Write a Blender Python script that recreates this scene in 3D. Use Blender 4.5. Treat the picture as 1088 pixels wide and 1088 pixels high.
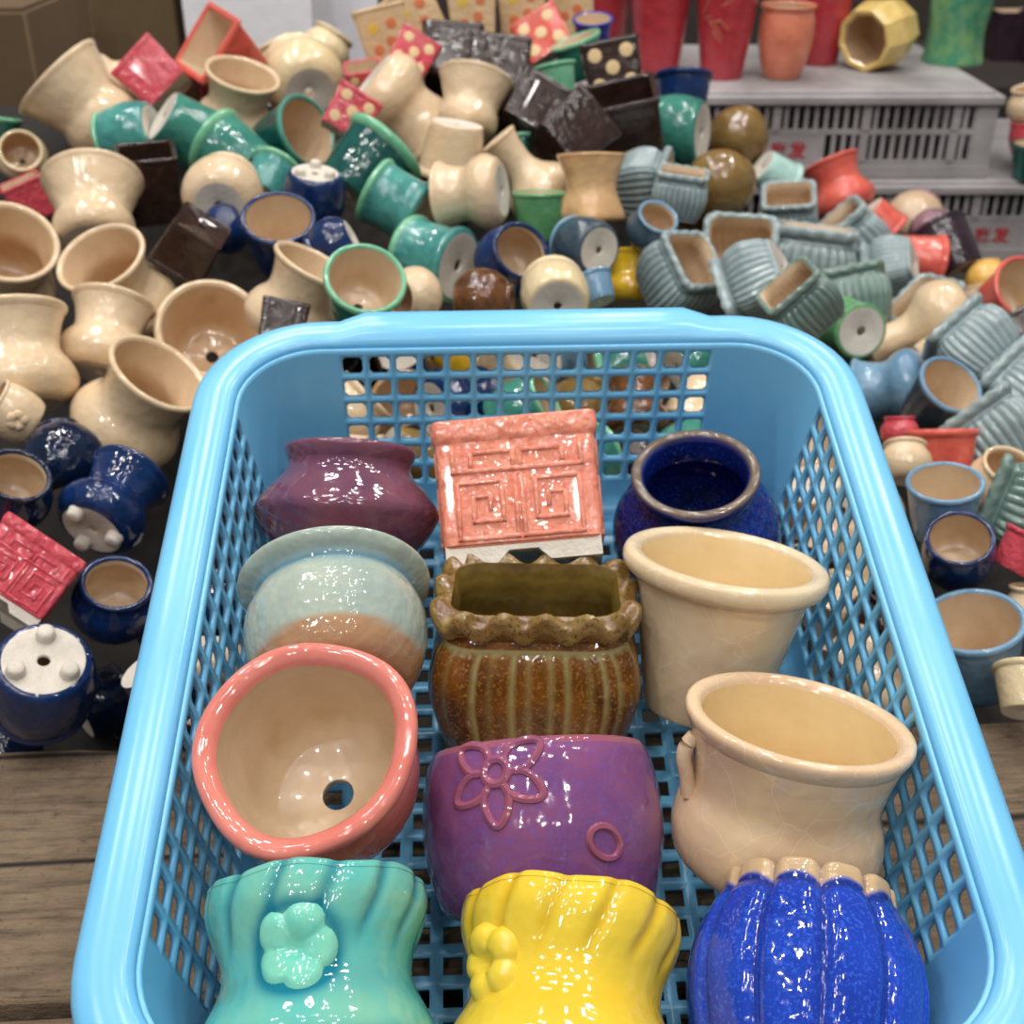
import bpy, bmesh, math, random
from mathutils import Vector, Matrix
random.seed(7)
R = math.radians
SC = bpy.context.scene
COL = SC.collection
for o in list(bpy.data.objects):
    bpy.data.objects.remove(o)

# ------------------------------------------------------------------ camera
FPX, MID = 1300.0, 544.0
PITCH = R(30)
CAM = Vector((0, 0, 0.415))
FW = Vector((0, math.cos(PITCH), -math.sin(PITCH)))
UP = Vector((0, math.sin(PITCH), math.cos(PITCH)))
RT = Vector((1, 0, 0))
cam = bpy.data.cameras.new('camera')
cam.sensor_width = 36
cam.lens = 36 * FPX / 1088
cam.clip_start = 0.01
cam.dof.use_dof = True
cam.dof.focus_distance = 0.42
cam.dof.aperture_fstop = 17.0
camo = bpy.data.objects.new('camera', cam)
COL.objects.link(camo)
camo.location = CAM
camo.rotation_euler = (math.pi / 2 - PITCH, 0, 0)
SC.camera = camo

# ------------------------------------------------------------------ world, lamps, exposure
SC.view_settings.view_transform = 'Standard'
SC.view_settings.look = 'None'
SC.view_settings.gamma = 1
SC.view_settings.exposure = 0.0
SC.view_settings.use_curve_mapping = False
W = bpy.data.worlds.new('hall')
SC.world = W
W.use_nodes = True
WB = W.node_tree.nodes['Background']
WB.inputs[0].default_value = (0.95, 0.97, 1.0, 1)
WB.inputs[1].default_value = 0.22
LAMP_POWER = 14.0
LAMPS = [(x + 0.12 * math.sin(3 * r), y, 1.95 + 0.12 * math.cos(5 * x + r)) for r, (y, xs) in enumerate((
    (-1.35, (-0.9, -0.2, 0.5, 1.1)), (-0.55, (-1.1, -0.5, 0.1, 0.75)), (0.15, (-0.9, -0.35, 0.25, 0.85)), (0.75, (-1.2, -0.6, -0.05, 0.5, 1.05)), (1.35, (-0.9, -0.3, 0.3, 1.0)),
    (2.1, (-0.6, 0.2, 0.9)))) for x in xs]
for lx, ly, lz in LAMPS:
    ld = bpy.data.lights.new('ceiling_lamp', 'POINT')
    ld.energy = LAMP_POWER * random.uniform(0.75, 1.25)
    ld.shadow_soft_size = 0.04
    ld.color = (1.0, 0.975, 0.94)
    lo = bpy.data.objects.new('ceiling_lamp', ld)
    lo.location = (lx, ly, lz)
    COL.objects.link(lo)


# ------------------------------------------------------------------ helpers
def ray(px, py):
    return FW + RT * ((px - MID) / FPX) + UP * ((MID - py) / FPX)


def at(px, py, z):
    return CAM + ray(px, py) * z


def lin(c):
    return tuple(((v / 255) / 12.92 if v / 255 <= 0.04045 else ((v / 255 + 0.055) / 1.055) ** 2.4) for v in c) + (1.0,)


def mixc(a, b, t):
    return tuple(x * (1 - t) + y * t for x, y in zip(a, b))


MATS = {}


class NT:
    """small node-tree helper"""
    def __init__(self, name):
        self.m = bpy.data.materials.new(name)
        self.m.use_nodes = True
        self.t = self.m.node_tree
        self.b = self.t.nodes['Principled BSDF']
        self.tc = self.t.nodes.new('ShaderNodeTexCoord')

    def n(self, kind, **kw):
        x = self.t.nodes.new(kind)
        for k, v in kw.items():
            if k in x.inputs.keys():
                x.inputs[k].default_value = v
            else:
                setattr(x, k, v)
        return x

    def l(self, a, b):
        self.t.links.new(a, b)

    def ramp(self, fac, stops):
        r = self.t.nodes.new('ShaderNodeValToRGB')
        el = r.color_ramp.elements
        while len(el) < len(stops):
            el.new(0.5)
        for e, (p, c) in zip(el, stops):
            e.position = p
            e.color = c if len(c) == 4 else tuple(c) + (1,)
        self.l(fac, r.inputs[0])
        return r.outputs[0]

    def mix(self, fac, a, b):
        x = self.t.nodes.new('ShaderNodeMix')
        x.data_type = 'RGBA'
        for inp, v in ((x.inputs[0], fac), (x.inputs[6], a), (x.inputs[7], b)):
            if hasattr(v, 'links'):
                self.l(v, inp)
            else:
                inp.default_value = v
        return x.outputs[2]

    def noise(self, scale, detail=3, rough=0.5, vec=None, dist=0.0):
        x = self.n('ShaderNodeTexNoise')
        x.inputs['Scale'].default_value = scale
        x.inputs['Detail'].default_value = detail
        x.inputs['Roughness'].default_value = rough
        x.inputs['Distortion'].default_value = dist
        self.l(vec if vec is not None else self.tc.outputs['Object'], x.inputs['Vector'])
        return x.outputs['Fac']

    def bump(self, h, strength=0.2, dist=0.02):
        x = self.n('ShaderNodeBump')
        x.inputs['Strength'].default_value = strength
        x.inputs['Distance'].default_value = dist
        self.l(h, x.inputs['Height'])
        self.l(x.outputs[0], self.b.inputs['Normal'])


def glaze(name, c1, c2=None, rough=0.10, scale=3.0, speck=None, pool=None, crackle=None, wav=0.08, lo=0.35, hi=0.7, pool2=None, spscale=60):
    """fired glaze: two tones that drift into each other, optional fine speckle, optional pooled colour, optional crackle"""
    if name in MATS:
        return MATS[name]
    t = NT(name)
    c1 = lin(c1)
    c2 = lin(c2) if c2 else mixc(c1, (0, 0, 0, 1), 0.22)
    col = t.mix(t.ramp(t.noise(scale, 4, 0.6), [(lo, (0, 0, 0)), (hi, (1, 1, 1))]), c1, c2)
    if speck:
        sp = t.ramp(t.noise(spscale, 2, 0.7), [(0.52, (0, 0, 0)), (0.68, (1, 1, 1))])
        col = t.mix(sp, col, lin(speck))
    if pool:
        a = t.n('ShaderNodeAttribute')
        a.attribute_name = 'pool'
        col = t.mix(a.outputs['Fac'], col, lin(pool))
    if pool2:
        a = t.n('ShaderNodeAttribute')
        a.attribute_name = 'band'
        col = t.mix(a.outputs['Fac'], col, lin(pool2))
    if crackle:
        v = t.n('ShaderNodeTexVoronoi', feature='DISTANCE_TO_EDGE')
        v.inputs['Scale'].default_value = 5.0
        nz = t.n('ShaderNodeTexNoise')
        nz.inputs['Scale'].default_value = 2.5
        t.l(t.tc.outputs['Object'], nz.inputs['Vector'])
        va = t.n('ShaderNodeVectorMath', operation='MULTIPLY_ADD')
        va.inputs[1].default_value = (0.45, 0.45, 0.45)
        t.l(nz.outputs['Color'], va.inputs[0])
        t.l(t.tc.outputs['Object'], va.inputs[2])
        t.l(va.outputs[0], v.inputs['Vector'])
        ln = t.ramp(v.outputs['Distance'], [(0.0, (0.45, 0.45, 0.45)), (0.018, (0, 0, 0))])
        col = t.mix(ln, col, lin(crackle))
    t.l(col, t.b.inputs['Base Color'])
    t.b.inputs['Roughness'].default_value = rough * 0.75
    t.b.inputs['Coat Weight'].default_value = 0.25
    t.b.inputs['Coat Roughness'].default_value = 0.04
    t.b.inputs['IOR'].default_value = 1.5
    if wav:
        t.bump(t.noise(7, 2), wav, 0.03)
    MATS[name] = t.m
    return t.m


def plain(name, c, rough=0.6, var=0.15, scale=6, bump=0.1, spec=0.5):
    if name in MATS:
        return MATS[name]
    t = NT(name)
    c1 = lin(c)
    col = t.mix(t.ramp(t.noise(scale, 5, 0.6), [(0.35, (0, 0, 0)), (0.7, (1, 1, 1))]), c1, mixc(c1, (0, 0, 0, 1), var))
    t.l(col, t.b.inputs['Base Color'])
    t.b.inputs['Roughness'].default_value = rough
    t.b.inputs['Specular IOR Level'].default_value = spec
    if bump:
        t.bump(t.noise(scale * 6, 3), bump, 0.01)
    MATS[name] = t.m
    return t.m


def mesh(name, verts, faces, sharp=None, attrs=None):
    me = bpy.data.meshes.new(name)
    me.from_pydata([tuple(v) for v in verts], [], faces)
    me.validate()
    me.polygons.foreach_set('use_smooth', [True] * len(me.polygons))
    if sharp:
        me.set_sharp_from_angle(angle=R(sharp))
    me.materials.append(None)
    for an, vals in (attrs or {}).items():
        a = me.attributes.new(an, 'FLOAT', 'POINT')
        a.data.foreach_set('value', vals)
    me.update()
    return me


def put(name, me, mat, parent=None, label=None):
    o = bpy.data.objects.new(name, me)
    COL.objects.link(o)
    o.material_slots[0].link = 'OBJECT'
    o.material_slots[0].material = mat
    if parent is not None:
        o.parent = parent
    if label:
        o['label'] = label
    return o


def tag(o, label, cat, group=None):
    o['label'] = label
    o['category'] = cat
    if group:
        o['group'] = group
    return o


def empty(name, label, cat, group=None, mat=None):
    o = bpy.data.objects.new(name, None)
    o.empty_display_size = 0.02
    COL.objects.link(o)
    tag(o, label, cat, group)
    if mat is not None:
        o.matrix_world = mat
    return o


class MB:
    """mesh builder: boxes and free pieces into one mesh"""
    def __init__(self):
        self.v, self.f = [], []

    def add(self, vs, fs):
        b = len(self.v)
        self.v += [Vector(p) for p in vs]
        self.f += [tuple(i + b for i in f) for f in fs]

    def box(self, x0, y0, z0, x1, y1, z1):
        self.add([(x0, y0, z0), (x1, y0, z0), (x1, y1, z0), (x0, y1, z0), (x0, y0, z1), (x1, y0, z1), (x1, y1, z1), (x0, y1, z1)],
                 [(0, 3, 2, 1), (4, 5, 6, 7), (0, 1, 5, 4), (1, 2, 6, 5), (2, 3, 7, 6), (3, 0, 4, 7)])

    def tube(self, pts, rad, n=8, closed=False, flat=None):
        """tube along pts (Vectors); flat = list of surface normals to keep the section upright"""
        m = len(pts)
        rings = []
        for i, p in enumerate(pts):
            a = pts[(i - 1) % m] if (closed or i > 0) else p
            b = pts[(i + 1) % m] if (closed or i < m - 1) else p
            d = (b - a).normalized()
            u = flat[i] if flat else (Vector((0, 0, 1)) if abs(d.z) < 0.9 else Vector((1, 0, 0)))
            s = d.cross(u).normalized()
            u = s.cross(d).normalized()
            rings.append([p + s * math.cos(2 * math.pi * k / n) * rad + u * math.sin(2 * math.pi * k / n) * rad for k in range(n)])
        vs = [q for r_ in rings for q in r_]
        fs = []
        for i in range(m if closed else m - 1):
            j = (i + 1) % m
            for k in range(n):
                fs.append((i * n + k, i * n + (k + 1) % n, j * n + (k + 1) % n, j * n + k))
        if not closed:
            fs.append(tuple(range(n))[::-1])
            fs.append(tuple((m - 1) * n + k for k in range(n)))
        self.add(vs, fs)

    def mesh(self, name, sharp=40):
        return mesh(name, self.v, self.f, sharp)


def cr(pts, sub):
    """Catmull-Rom through control points"""
    out = []
    n = len(pts)
    for i in range(n - 1):
        p0, p1, p2, p3 = pts[max(i - 1, 0)], pts[i], pts[i + 1], pts[min(i + 2, n - 1)]
        for k in range(sub):
            t = k / sub
            out.append(tuple(0.5 * (2 * b + (c - a) * t + (2 * a - 5 * b + 4 * c - d) * t * t + (3 * b - a - 3 * c + d) * t ** 3)
                             for a, b, c, d in zip(p0, p1, p2, p3)))
    out.append(tuple(pts[-1]))
    return out


def sec_round(n):
    return [(math.cos(2 * math.pi * k / n), math.sin(2 * math.pi * k / n)) for k in range(n)]


def sec_square(crn=0.14, m=5, e=4, aspect=1.0):
    out = []
    c = 1 - crn
    for q in range(4):
        a0 = q * math.pi / 2
        cx, cy = [(c, c), (-c, c), (-c, -c), (c, -c)][q]
        arc = [(cx + crn * math.cos(a0 + k * math.pi / 2 / m), cy + crn * math.sin(a0 + k * math.pi / 2 / m)) for k in range(m + 1)]
        nx, ny = [(-c, c), (-c, -c), (c, -c), (c, c)][q]
        a1 = a0 + math.pi / 2
        end = (nx + crn * math.cos(a1), ny + crn * math.sin(a1))
        out += arc
        for k in range(1, e):
            t = k / e
            out.append((arc[-1][0] * (1 - t) + end[0] * t, arc[-1][1] * (1 - t) + end[1] * t))
    return [(x, y * aspect) for x, y in out]


def sweep(prof, sec, fn=None):
    """rings of the section along a profile of (r, z); fn bends a point: fn(x, y, z, angle, r) -> (x, y, z)"""
    n = len(sec)
    vs, fs = [], []
    for r_, z in prof:
        for x, y in sec:
            p = (x * r_, y * r_, z)
            if fn:
                p = fn(p[0], p[1], z, math.atan2(y, x), r_)
            vs.append(p)
    for i in range(len(prof) - 1):
        for k in range(n):
            j = (k + 1) % n
            fs.append((i * n + k, i * n + j, (i + 1) * n + j, (i + 1) * n + k))
    return vs, fs


def pot_parts(name, outer, rim, inner, sec, sub=4, fn=None, hole=0.06, attrs=None, sharp=None, foot=0.03):
    """four shells that meet edge to edge: unglazed base with its drain hole, glazed body, rim, lining"""
    po, pr, pi = cr(outer, sub), cr(rim, sub), cr(inner, sub)
    fz = pi[-1][1]
    br, bz = outer[0]
    base = [(hole, fz), (hole, bz + 0.012), (hole + 0.012, bz + 0.006), (br - foot - 0.02, bz + 0.006), (br - foot, bz), (br - 0.006, bz), (br, bz)]
    pi = pi + [(hole + 0.01, fz), (hole, fz - 0.004)]
    out = {}
    for pn, pf in (('base', base), ('body', po), ('rim', pr), ('lining', pi)):
        vs, fs = sweep(pf, sec, fn)
        at_ = None
        if attrs and pn in ('body', 'rim'):
            at_ = {}
            for an, af in attrs.items():
                at_[an] = [max(0.0, min(1.0, af(math.atan2(y, x), r_, z))) for r_, z in pf for x, y in sec]
        elif attrs:
            at_ = {an: [0.0] * len(vs) for an in attrs}
        out[pn] = mesh(name + '_' + pn, vs, fs, sharp, at_)
    return out


def radius_at(outer, z, sub=8):
    p = cr(outer, sub)
    for (r0, z0), (r1, z1) in zip(p, p[1:]):
        if z0 <= z <= z1 and z1 > z0:
            t = (z - z0) / (z1 - z0)
            return r0 * (1 - t) + r1 * t
    return p[-1][0] if z > p[-1][1] else p[0][0]


def wrap(outer, th, z, off):
    """point on a round body: th around (0 = the -y front), z up, off outwards"""
    r_ = radius_at(outer, z)
    e = 0.01
    dr = (radius_at(outer, z + e) - radius_at(outer, z - e)) / (2 * e)
    nl = math.sqrt(1 + dr * dr)
    nr, nz = 1 / nl, -dr / nl
    rr = r_ + off * nr
    return Vector((rr * math.sin(th), -rr * math.cos(th), z + off * nz)), Vector((nr * math.sin(th), -nr * math.cos(th), nz))


def blossom(outer, th0, z0, rad, hgt, petals=5, spin=0.0, nr=9, nf=60, dip=0.75):
    """five petalled blossom raised on a round body"""
    r_ = radius_at(outer, z0)
    vs, fs = [], []
    for i in range(nr + 1):
        q = i / nr
        for k in range(nf):
            f = 2 * math.pi * k / nf
            lobe = abs(math.cos(petals * (f - spin) / 2))
            edge = rad * (0.74 + 0.26 * lobe ** 0.5)
            h = hgt * (1 - q ** 7) * (0.62 + 0.38 * lobe ** 0.4 if q > 0.15 else 1)
            h *= 1 - dip * math.exp(-(q / 0.22) ** 2)
            h *= min(1, 0.5 + q * 1.2)
            if i == nr:
                h = -0.012
            u, w = edge * q * math.sin(f), edge * q * math.cos(f)
            p, _ = wrap(outer, th0 + u / r_, z0 + w, h)
            vs.append(p)
    for i in range(nr):
        for k in range(nf):
            j = (k + 1) % nf
            fs.append((i * nf + k, (i + 1) * nf + k, (i + 1) * nf + j, i * nf + j))
    return mesh('blossom', vs, fs)


def frame_for(px, py, axis_deg, tilt_deg, spin=0.0):
    """orientation: opening points to axis_deg in the view (0 = right, 90 = up) and tilt_deg towards the viewer"""
    d = ray(px, py).normalized()
    tw = -d
    up = (UP - d * UP.dot(d)).normalized()
    rt = d.cross(up).normalized()
    a, t = R(axis_deg), R(tilt_deg)
    z = (rt * math.cos(a) + up * math.sin(a)) * math.cos(t) + tw * math.sin(t)
    z.normalize()
    y = -(tw - z * tw.dot(z))
    if abs(tilt_deg) > 78 or y.length < 0.1:
        y = up - z * up.dot(z)
    y.normalize()
    x = y.cross(z).normalized()
    c, s = math.cos(R(spin)), math.sin(R(spin))
    x2, y2 = x * c + y * s, y * c - x * s
    return x2, y2, z


def mat_from(x, y, z, loc, s):
    m = Matrix.Identity(4)
    for i in range(3):
        m[i][0], m[i][1], m[i][2], m[i][3] = x[i] * s, y[i] * s, z[i] * s, loc[i]
    return m


# ------------------------------------------------------------------ the ground: planks, trough floor with its heap, walls
def slope(x):
    return 0.38 - 0.26 * max(0.0, min(1.0, x / 0.3))


def heap(x, y):
    h = slope(x) * (min(y, 1.18) - 0.5)
    if y > 1.18:
        h -= (y - 1.18) * 1.6
    return h


def build_setting():
    vs, fs = [], []
    nx, ny = 60, 70
    for j in range(ny + 1):
        y = -0.35 + 2.75 * j / ny
        for i in range(nx + 1):
            x = -1.5 + 3.0 * i / nx
            z = heap(x, y) - 0.085 + 0.006 * math.sin(31 * x + 3) * math.sin(27 * y)
            vs.append((x, y, max(-0.032, z)))
    for j in range(ny):
        for i in range(nx):
            a = j * (nx + 1) + i
            fs.append((a, a + 1, a + nx + 2, a + nx + 1))
    f = put('floor', mesh('floor', vs, fs), plain('floor_gap_shade', (36, 30, 27), 0.9, 0.4, 5, 0.3))  # brown darkened so the colour itself carries the deep shade between the pots
    f['kind'] = 'structure'
    m = MB()
    m.box(-1.6, 2.3, -0.03, 1.6, 2.34, 1.6)
    w = put('wall_back', m.mesh('wall_back'), plain('wall_dark', (52, 42, 36), 0.8, 0.35, 4, 0.2))  # dark brown stands in for the lack of light back here
    w['kind'] = 'structure'


def wood_mat():
    t = NT('weathered_wood')
    mp = t.n('ShaderNodeMapping')
    mp.inputs['Scale'].default_value = (7.0, 60, 60)
    t.l(t.tc.outputs['Object'], mp.inputs['Vector'])
    g = t.noise(3.2, 8, 0.68, mp.outputs[0], 0.6)
    fine = t.noise(260, 5, 0.7)
    blot = t.noise(34, 6, 0.75)
    col = t.ramp(g, [(0.30, lin((70, 54, 42))), (0.44, lin((116, 96, 76))), (0.58, lin((142, 120, 96))), (0.74, lin((92, 74, 58)))])
    col = t.mix(t.ramp(blot, [(0.42, (0, 0, 0)), (0.75, (0.55, 0.55, 0.55))]), col, lin((150, 130, 106)))
    col = t.mix(t.ramp(fine, [(0.60, (0, 0, 0)), (0.72, (0.8, 0.8, 0.8))]), col, lin((66, 52, 42)))
    wv = t.n('ShaderNodeTexWave', wave_type='BANDS', bands_direction='Y')
    wv.inputs['Scale'].default_value = 1.5
    wv.inputs['Distortion'].default_value = 3.5
    wv.inputs['Detail'].default_value = 3
    mp2 = t.n('ShaderNodeMapping')
    mp2.inputs['Scale'].default_value = (0.7, 3.2, 1)
    mp2.inputs['Rotation'].default_value = (0, 0, R(-5))
    t.l(t.tc.outputs['Object'], mp2.inputs['Vector'])
    t.l(mp2.outputs[0], wv.inputs['Vector'])
    crk = t.ramp(wv.outputs['Fac'], [(0.0, (1, 1, 1)), (0.010, (0, 0, 0))])
    col = t.mix(crk, col, lin((38, 28, 22)))
    t.l(col, t.b.inputs['Base Color'])
    t.b.inputs['Roughness'].default_value = 0.85
    md = t.n('ShaderNodeMath', operation='ADD')
    t.l(g, md.inputs[0])
    t.l(fine, md.inputs[1])
    t.bump(md.outputs[0], 0.8, 0.004)
    return t.m


def plank(x0, x1, y0, y1, z0, z1, seed, label, rot=2.2):
    rnd = random.Random(seed)
    nx = 48
    vs, fs = [], []
    yc = (y0 + y1) / 2
    off0 = [rnd.uniform(-1, 1) for _ in range(nx + 2)]
    for i in range(nx + 1):
        x = x0 + (x1 - x0) * i / nx
        j0 = 0.0008 * off0[i] + 0.001 * math.sin(9 * x + seed)
        j1 = (0.0022 * off0[i + 1] + 0.003 * math.sin(11 * x + 2 * seed)) * (1 if y1 > 0.4 else 0.3)
        a, b = y0 + j0 - yc, y1 + j1 - yc
        for (y, z) in ((a, z0), (a, z1 - 0.002), (a + 0.002, z1), (b - 0.0025, z1), (b, z1 - 0.003), (b - 0.002, z0)):
            vs.append((x, y, z))
    for i in range(nx):
        for k in range(6):
            l = (k + 1) % 6
            fs.append((i * 6 + k, (i + 1) * 6 + k, (i + 1) * 6 + l, i * 6 + l))
    fs.append(tuple(range(6)))
    fs.append(tuple(nx * 6 + k for k in range(6))[::-1])
    o = put('wooden_plank', mesh('plank', vs, fs, 30), MATS.setdefault('wood', None) or MATS.__setitem__('wood', wood_mat()) or MATS['wood'])
    o.location = (0, yc, 0)
    o.rotation_euler = (0, 0, R(rot))
    tag(o, label, 'plank', 'weathered planks of the stall table')
    return o


build_setting()
plank(-0.62, 0.62, 0.3165, 0.464, -0.03, 0.0205, 3, 'weathered grey-brown plank along the heap edge, under the far half of the basket')
plank(-0.62, 0.62, 0.150, 0.3135, -0.03, 0.0166, 8, 'weathered grey-brown plank nearest the viewer, under the near half of the basket')

# ------------------------------------------------------------------ blue sieve basket
BW, BL, BH, BR = 0.30, 0.36, 0.10, 0.055


def cv(x, y, z):
    """view-axis vector (right, down, forward) to world"""
    return RT * x - UP * y + FW * z


vv = Vector((0.0357, 0.7309, -0.6816))
uu = Vector((1.0, -0.0205, 0.0304))
b_y = -cv(*vv).normalized()
b_x = cv(*uu)
b_x = (b_x - b_y * b_x.dot(b_y)).normalized()
b_z = b_x.cross(b_y)
z_back = BW * FPX / 675
b_back = at(558, 331, z_back)
b_org = b_back - b_y * (BL / 2) - b_z * BH
B_MAT = mat_from(b_x, b_y, b_z, b_org, 1.0)
B_INV = B_MAT.inverted()


def on_basket(px, py, h):
    """point seen at (px, py) that lies h above the basket's bottom"""
    d = ray(px, py)
    n = b_z
    t = (b_org + n * h - CAM).dot(n) / d.dot(n)
    return CAM + d * t, t


CELL = 0.0125
NXC, NYC = 14, 19


def stations():
    """(kind, side, along) round the rim outline, counter-clockwise from the near right corner"""
    st = []
    hx, hy = BW / 2 - BR, BL / 2 - BR
    sides = [((hx, -BL / 2), (0, 1), hy, NYC, 'E'), ((0, 0), None, hx, NXC, 'N'), (None, None, hy, NYC, 'W'), (None, None, hx, NXC, 'S')]
    for q, (s, n, half) in enumerate((('E', NYC, hy), ('N', NXC, hx), ('W', NYC, hy), ('S', NXC, hx))):
        c = n * CELL / 2
        loc = [-half] + [-c + CELL * k for k in range(n + 1)] + [half]
        for k, a in enumerate(loc):
            st.append((s, a, k - 1 if 1 <= k <= n else None))
        for k in range(1, 12):
            st.append(('arc' + s, math.pi / 2 * k / 12, None))
    return st


ST = stations()


def outline(i, inset, extra=0.0):
    s, a, _ = ST[i]
    hx, hy = BW / 2 - BR, BL / 2 - BR
    r_ = BR - inset
    if s in 'EW' or s in 'NS':
        if s == 'E':
            return Vector((BW / 2 - inset, a))
        if s == 'N':
            e = extra if abs(a) < 0.082 else 0
            return Vector((-a, BL / 2 - inset + e))
        if s == 'W':
            return Vector((-BW / 2 + inset, -a))
        e = extra if abs(a) < 0.082 else 0
        return Vector((a, -BL / 2 + inset - e))
    cx, cy, a0 = {'arcE': (hx, hy, 0), 'arcN': (-hx, hy, math.pi / 2), 'arcW': (-hx, -hy, math.pi), 'arcS': (hx, -hy, -math.pi / 2)}[s]
    return Vector((cx + r_ * math.cos(a0 + a), cy + r_ * math.sin(a0 + a)))


def holed(m, A, B_, C, D, mx=0.125, ch=0.13):
    """a cell with an eight-sided hole; corners A B C D counter-clockwise"""
    def bl(u, v):
        return A * ((1 - u) * (1 - v)) + B_ * (u * (1 - v)) + C * (u * v) + D * ((1 - u) * v)
    q = [bl(0, 0), bl(1, 0), bl(1, 1), bl(0, 1)]
    lo, hi = mx, 1 - mx
    o = [bl(lo + ch, lo), bl(hi - ch, lo), bl(hi, lo + ch), bl(hi, hi - ch), bl(hi - ch, hi), bl(lo + ch, hi), bl(lo, hi - ch), bl(lo, lo + ch)]
    m.add(q + o, [(0, 1, 5, 4), (1, 6, 5), (1, 2, 7, 6), (2, 8, 7), (2, 3, 9, 8), (3, 10, 9), (3, 0, 11, 10), (0, 4, 11)])


def weld(me, d=1e-5):
    b = bmesh.new()
    b.from_mesh(me)
    bmesh.ops.remove_doubles(b, verts=b.verts, dist=d)
    bmesh.ops.recalc_face_normals(b, faces=b.faces)
    b.to_mesh(me)
    b.free()
    me.polygons.foreach_set('use_smooth', [True] * len(me.polygons))
    me.set_sharp_from_angle(angle=R(35))
    return me


def plastic():
    t = NT('blue_plastic')
    c = lin((124, 194, 233))
    t.l(t.mix(t.ramp(t.noise(12, 4), [(0.4, (0, 0, 0)), (0.7, (1, 1, 1))]), c, mixc(c, lin((96, 178, 226)), 0.6)), t.b.inputs['Base Color'])
    t.b.inputs['Roughness'].default_value = 0.24
    t.b.inputs['Subsurface Weight'].default_value = 0.12
    t.b.inputs['Subsurface Radius'].default_value = (0.002, 0.004, 0.006)
    t.bump(t.noise(40, 2), 0.04, 0.002)
    return t.m


def build_basket():
    root = empty('plastic_basket', 'light blue plastic sieve basket holding glazed pots, propped on planks and the heap', 'basket', None, B_MAT)
    mat = plastic()
    n = len(ST)

    def ins(z):
        return 0.0200 + 0.0120 * (1 - z / 0.0955)
    levels = [0.0955, 0.0932] + [0.0932 - 0.0128 * k for k in range(1, 7)] + [0.008]
    m = MB()

    def p(i, z, d=0.0):
        q = outline(i % n, ins(z) + d)
        return Vector((q.x, q.y, z))
    for a, b in zip(levels, levels[1:]):
        for i in range(n):
            j = i + 1
            A, B_, C, D = p(i, b), p(j, b), p(j, a), p(i, a)
            if ST[i][2] is not None and levels.index(a) in range(1, 7):
                holed(m, A, B_, C, D)
            else:
                m.add([A, B_, C, D], [(0, 1, 2, 3)])
    fil = [(0.008, 0), (0.004, 0.0012), (0.0012, 0.004), (0.0, 0.009)]
    for (a, da), (b, db) in zip(fil, fil[1:]):
        for i in range(n):
            m.add([p(i, b, db), p(i + 1, b, db), p(i + 1, a, da), p(i, a, da)], [(0, 1, 2, 3)])
    o = put('body', weld(m.mesh('basket_body')), mat, root)
    sm = o.modifiers.new('wall', 'SOLIDIFY')
    sm.thickness = 0.0022
    sm.offset = 0
    # rim: a broad rounded lip with a hanging skirt
    prof = [(0.0012, 0.0815), (0.0006, 0.0835), (0.0003, 0.090), (0.0006, 0.0945), (0.0018, 0.0972), (0.0042, 0.0988), (0.008, 0.0997), (0.0125, 0.0997),
            (0.0165, 0.0990), (0.0190, 0.0976), (0.0200, 0.0952)]
    vs, fs = [], []
    for d, z in prof:
        for i in range(n):
            q = outline(i, d, 0.0045 * (1 if d < 0.01 else max(0, (0.0202 - d) / 0.0102)))
            s, a, _ = ST[i]
            lift = 0.0018 if (s in ('N', 'S') and abs(a) < 0.082) else 0.0
            vs.append((q.x, q.y, z + lift * (1 if d < 0.019 else 0)))
    for k in range(len(prof) - 1):
        for i in range(n):
            j = (i + 1) % n
            fs.append((k * n + i, k * n + j, (k + 1) * n + j, (k + 1) * n + i))
    me = mesh('basket_rim', vs, fs, 50)
    o = put('rim', me, mat, root)
    sm = o.modifiers.new('wall', 'SOLIDIFY')
    sm.thickness = 0.002
    sm.offset = -1
    # bottom grid
    m = MB()
    d0 = ins(0.0) + 0.009
    gx, gy = 15, 20
    cx, cy = 0.0125, 0.0122
    X = [-gx * cx / 2 + cx * k for k in range(gx + 1)]
    Y = [-gy * cy / 2 + cy * k for k in range(gy + 1)]
    for i in range(gx):
        for j in range(gy):
            holed(m, Vector((X[i], Y[j], 0)), Vector((X[i + 1], Y[j], 0)), Vector((X[i + 1], Y[j + 1], 0)), Vector((X[i], Y[j + 1], 0)), 0.2, 0.02)
    hx, hy = BW / 2 - d0, BL / 2 - d0
    for i in range(gx):
        for s in (-1, 1):
            m.add([(X[i], s * Y[-1], 0), (X[i + 1], s * Y[-1], 0), (X[i + 1], s * hy, 0), (X[i], s * hy, 0)], [(0, 1, 2, 3)])
    for j in range(gy):
        for s in (-1, 1):
            m.add([(s * X[-1], Y[j], 0), (s * hx, Y[j], 0), (s * hx, Y[j + 1], 0), (s * X[-1], Y[j + 1], 0)], [(0, 1, 2, 3)])
    rr = BR - d0
    for sx in (-1, 1):
        for sy in (-1, 1):
            pts = [(sx * X[-1], sy * Y[-1], 0), (sx * hx, sy * Y[-1], 0)]
            for k in range(9):
                a = math.pi / 2 * k / 8
                pts.append((sx * (hx - rr + rr * math.cos(a)), sy * (hy - rr + rr * math.sin(a)), 0))
            pts.append((sx * X[-1], sy * hy, 0))
            m.add(pts, [tuple(range(len(pts)))])
    o = put('bottom_grid', weld(m.mesh('basket_bottom')), mat, root)
    sm = o.modifiers.new('wall', 'SOLIDIFY')
    sm.thickness = 0.0025
    sm.offset = 0
    return root


basket = build_basket()

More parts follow.
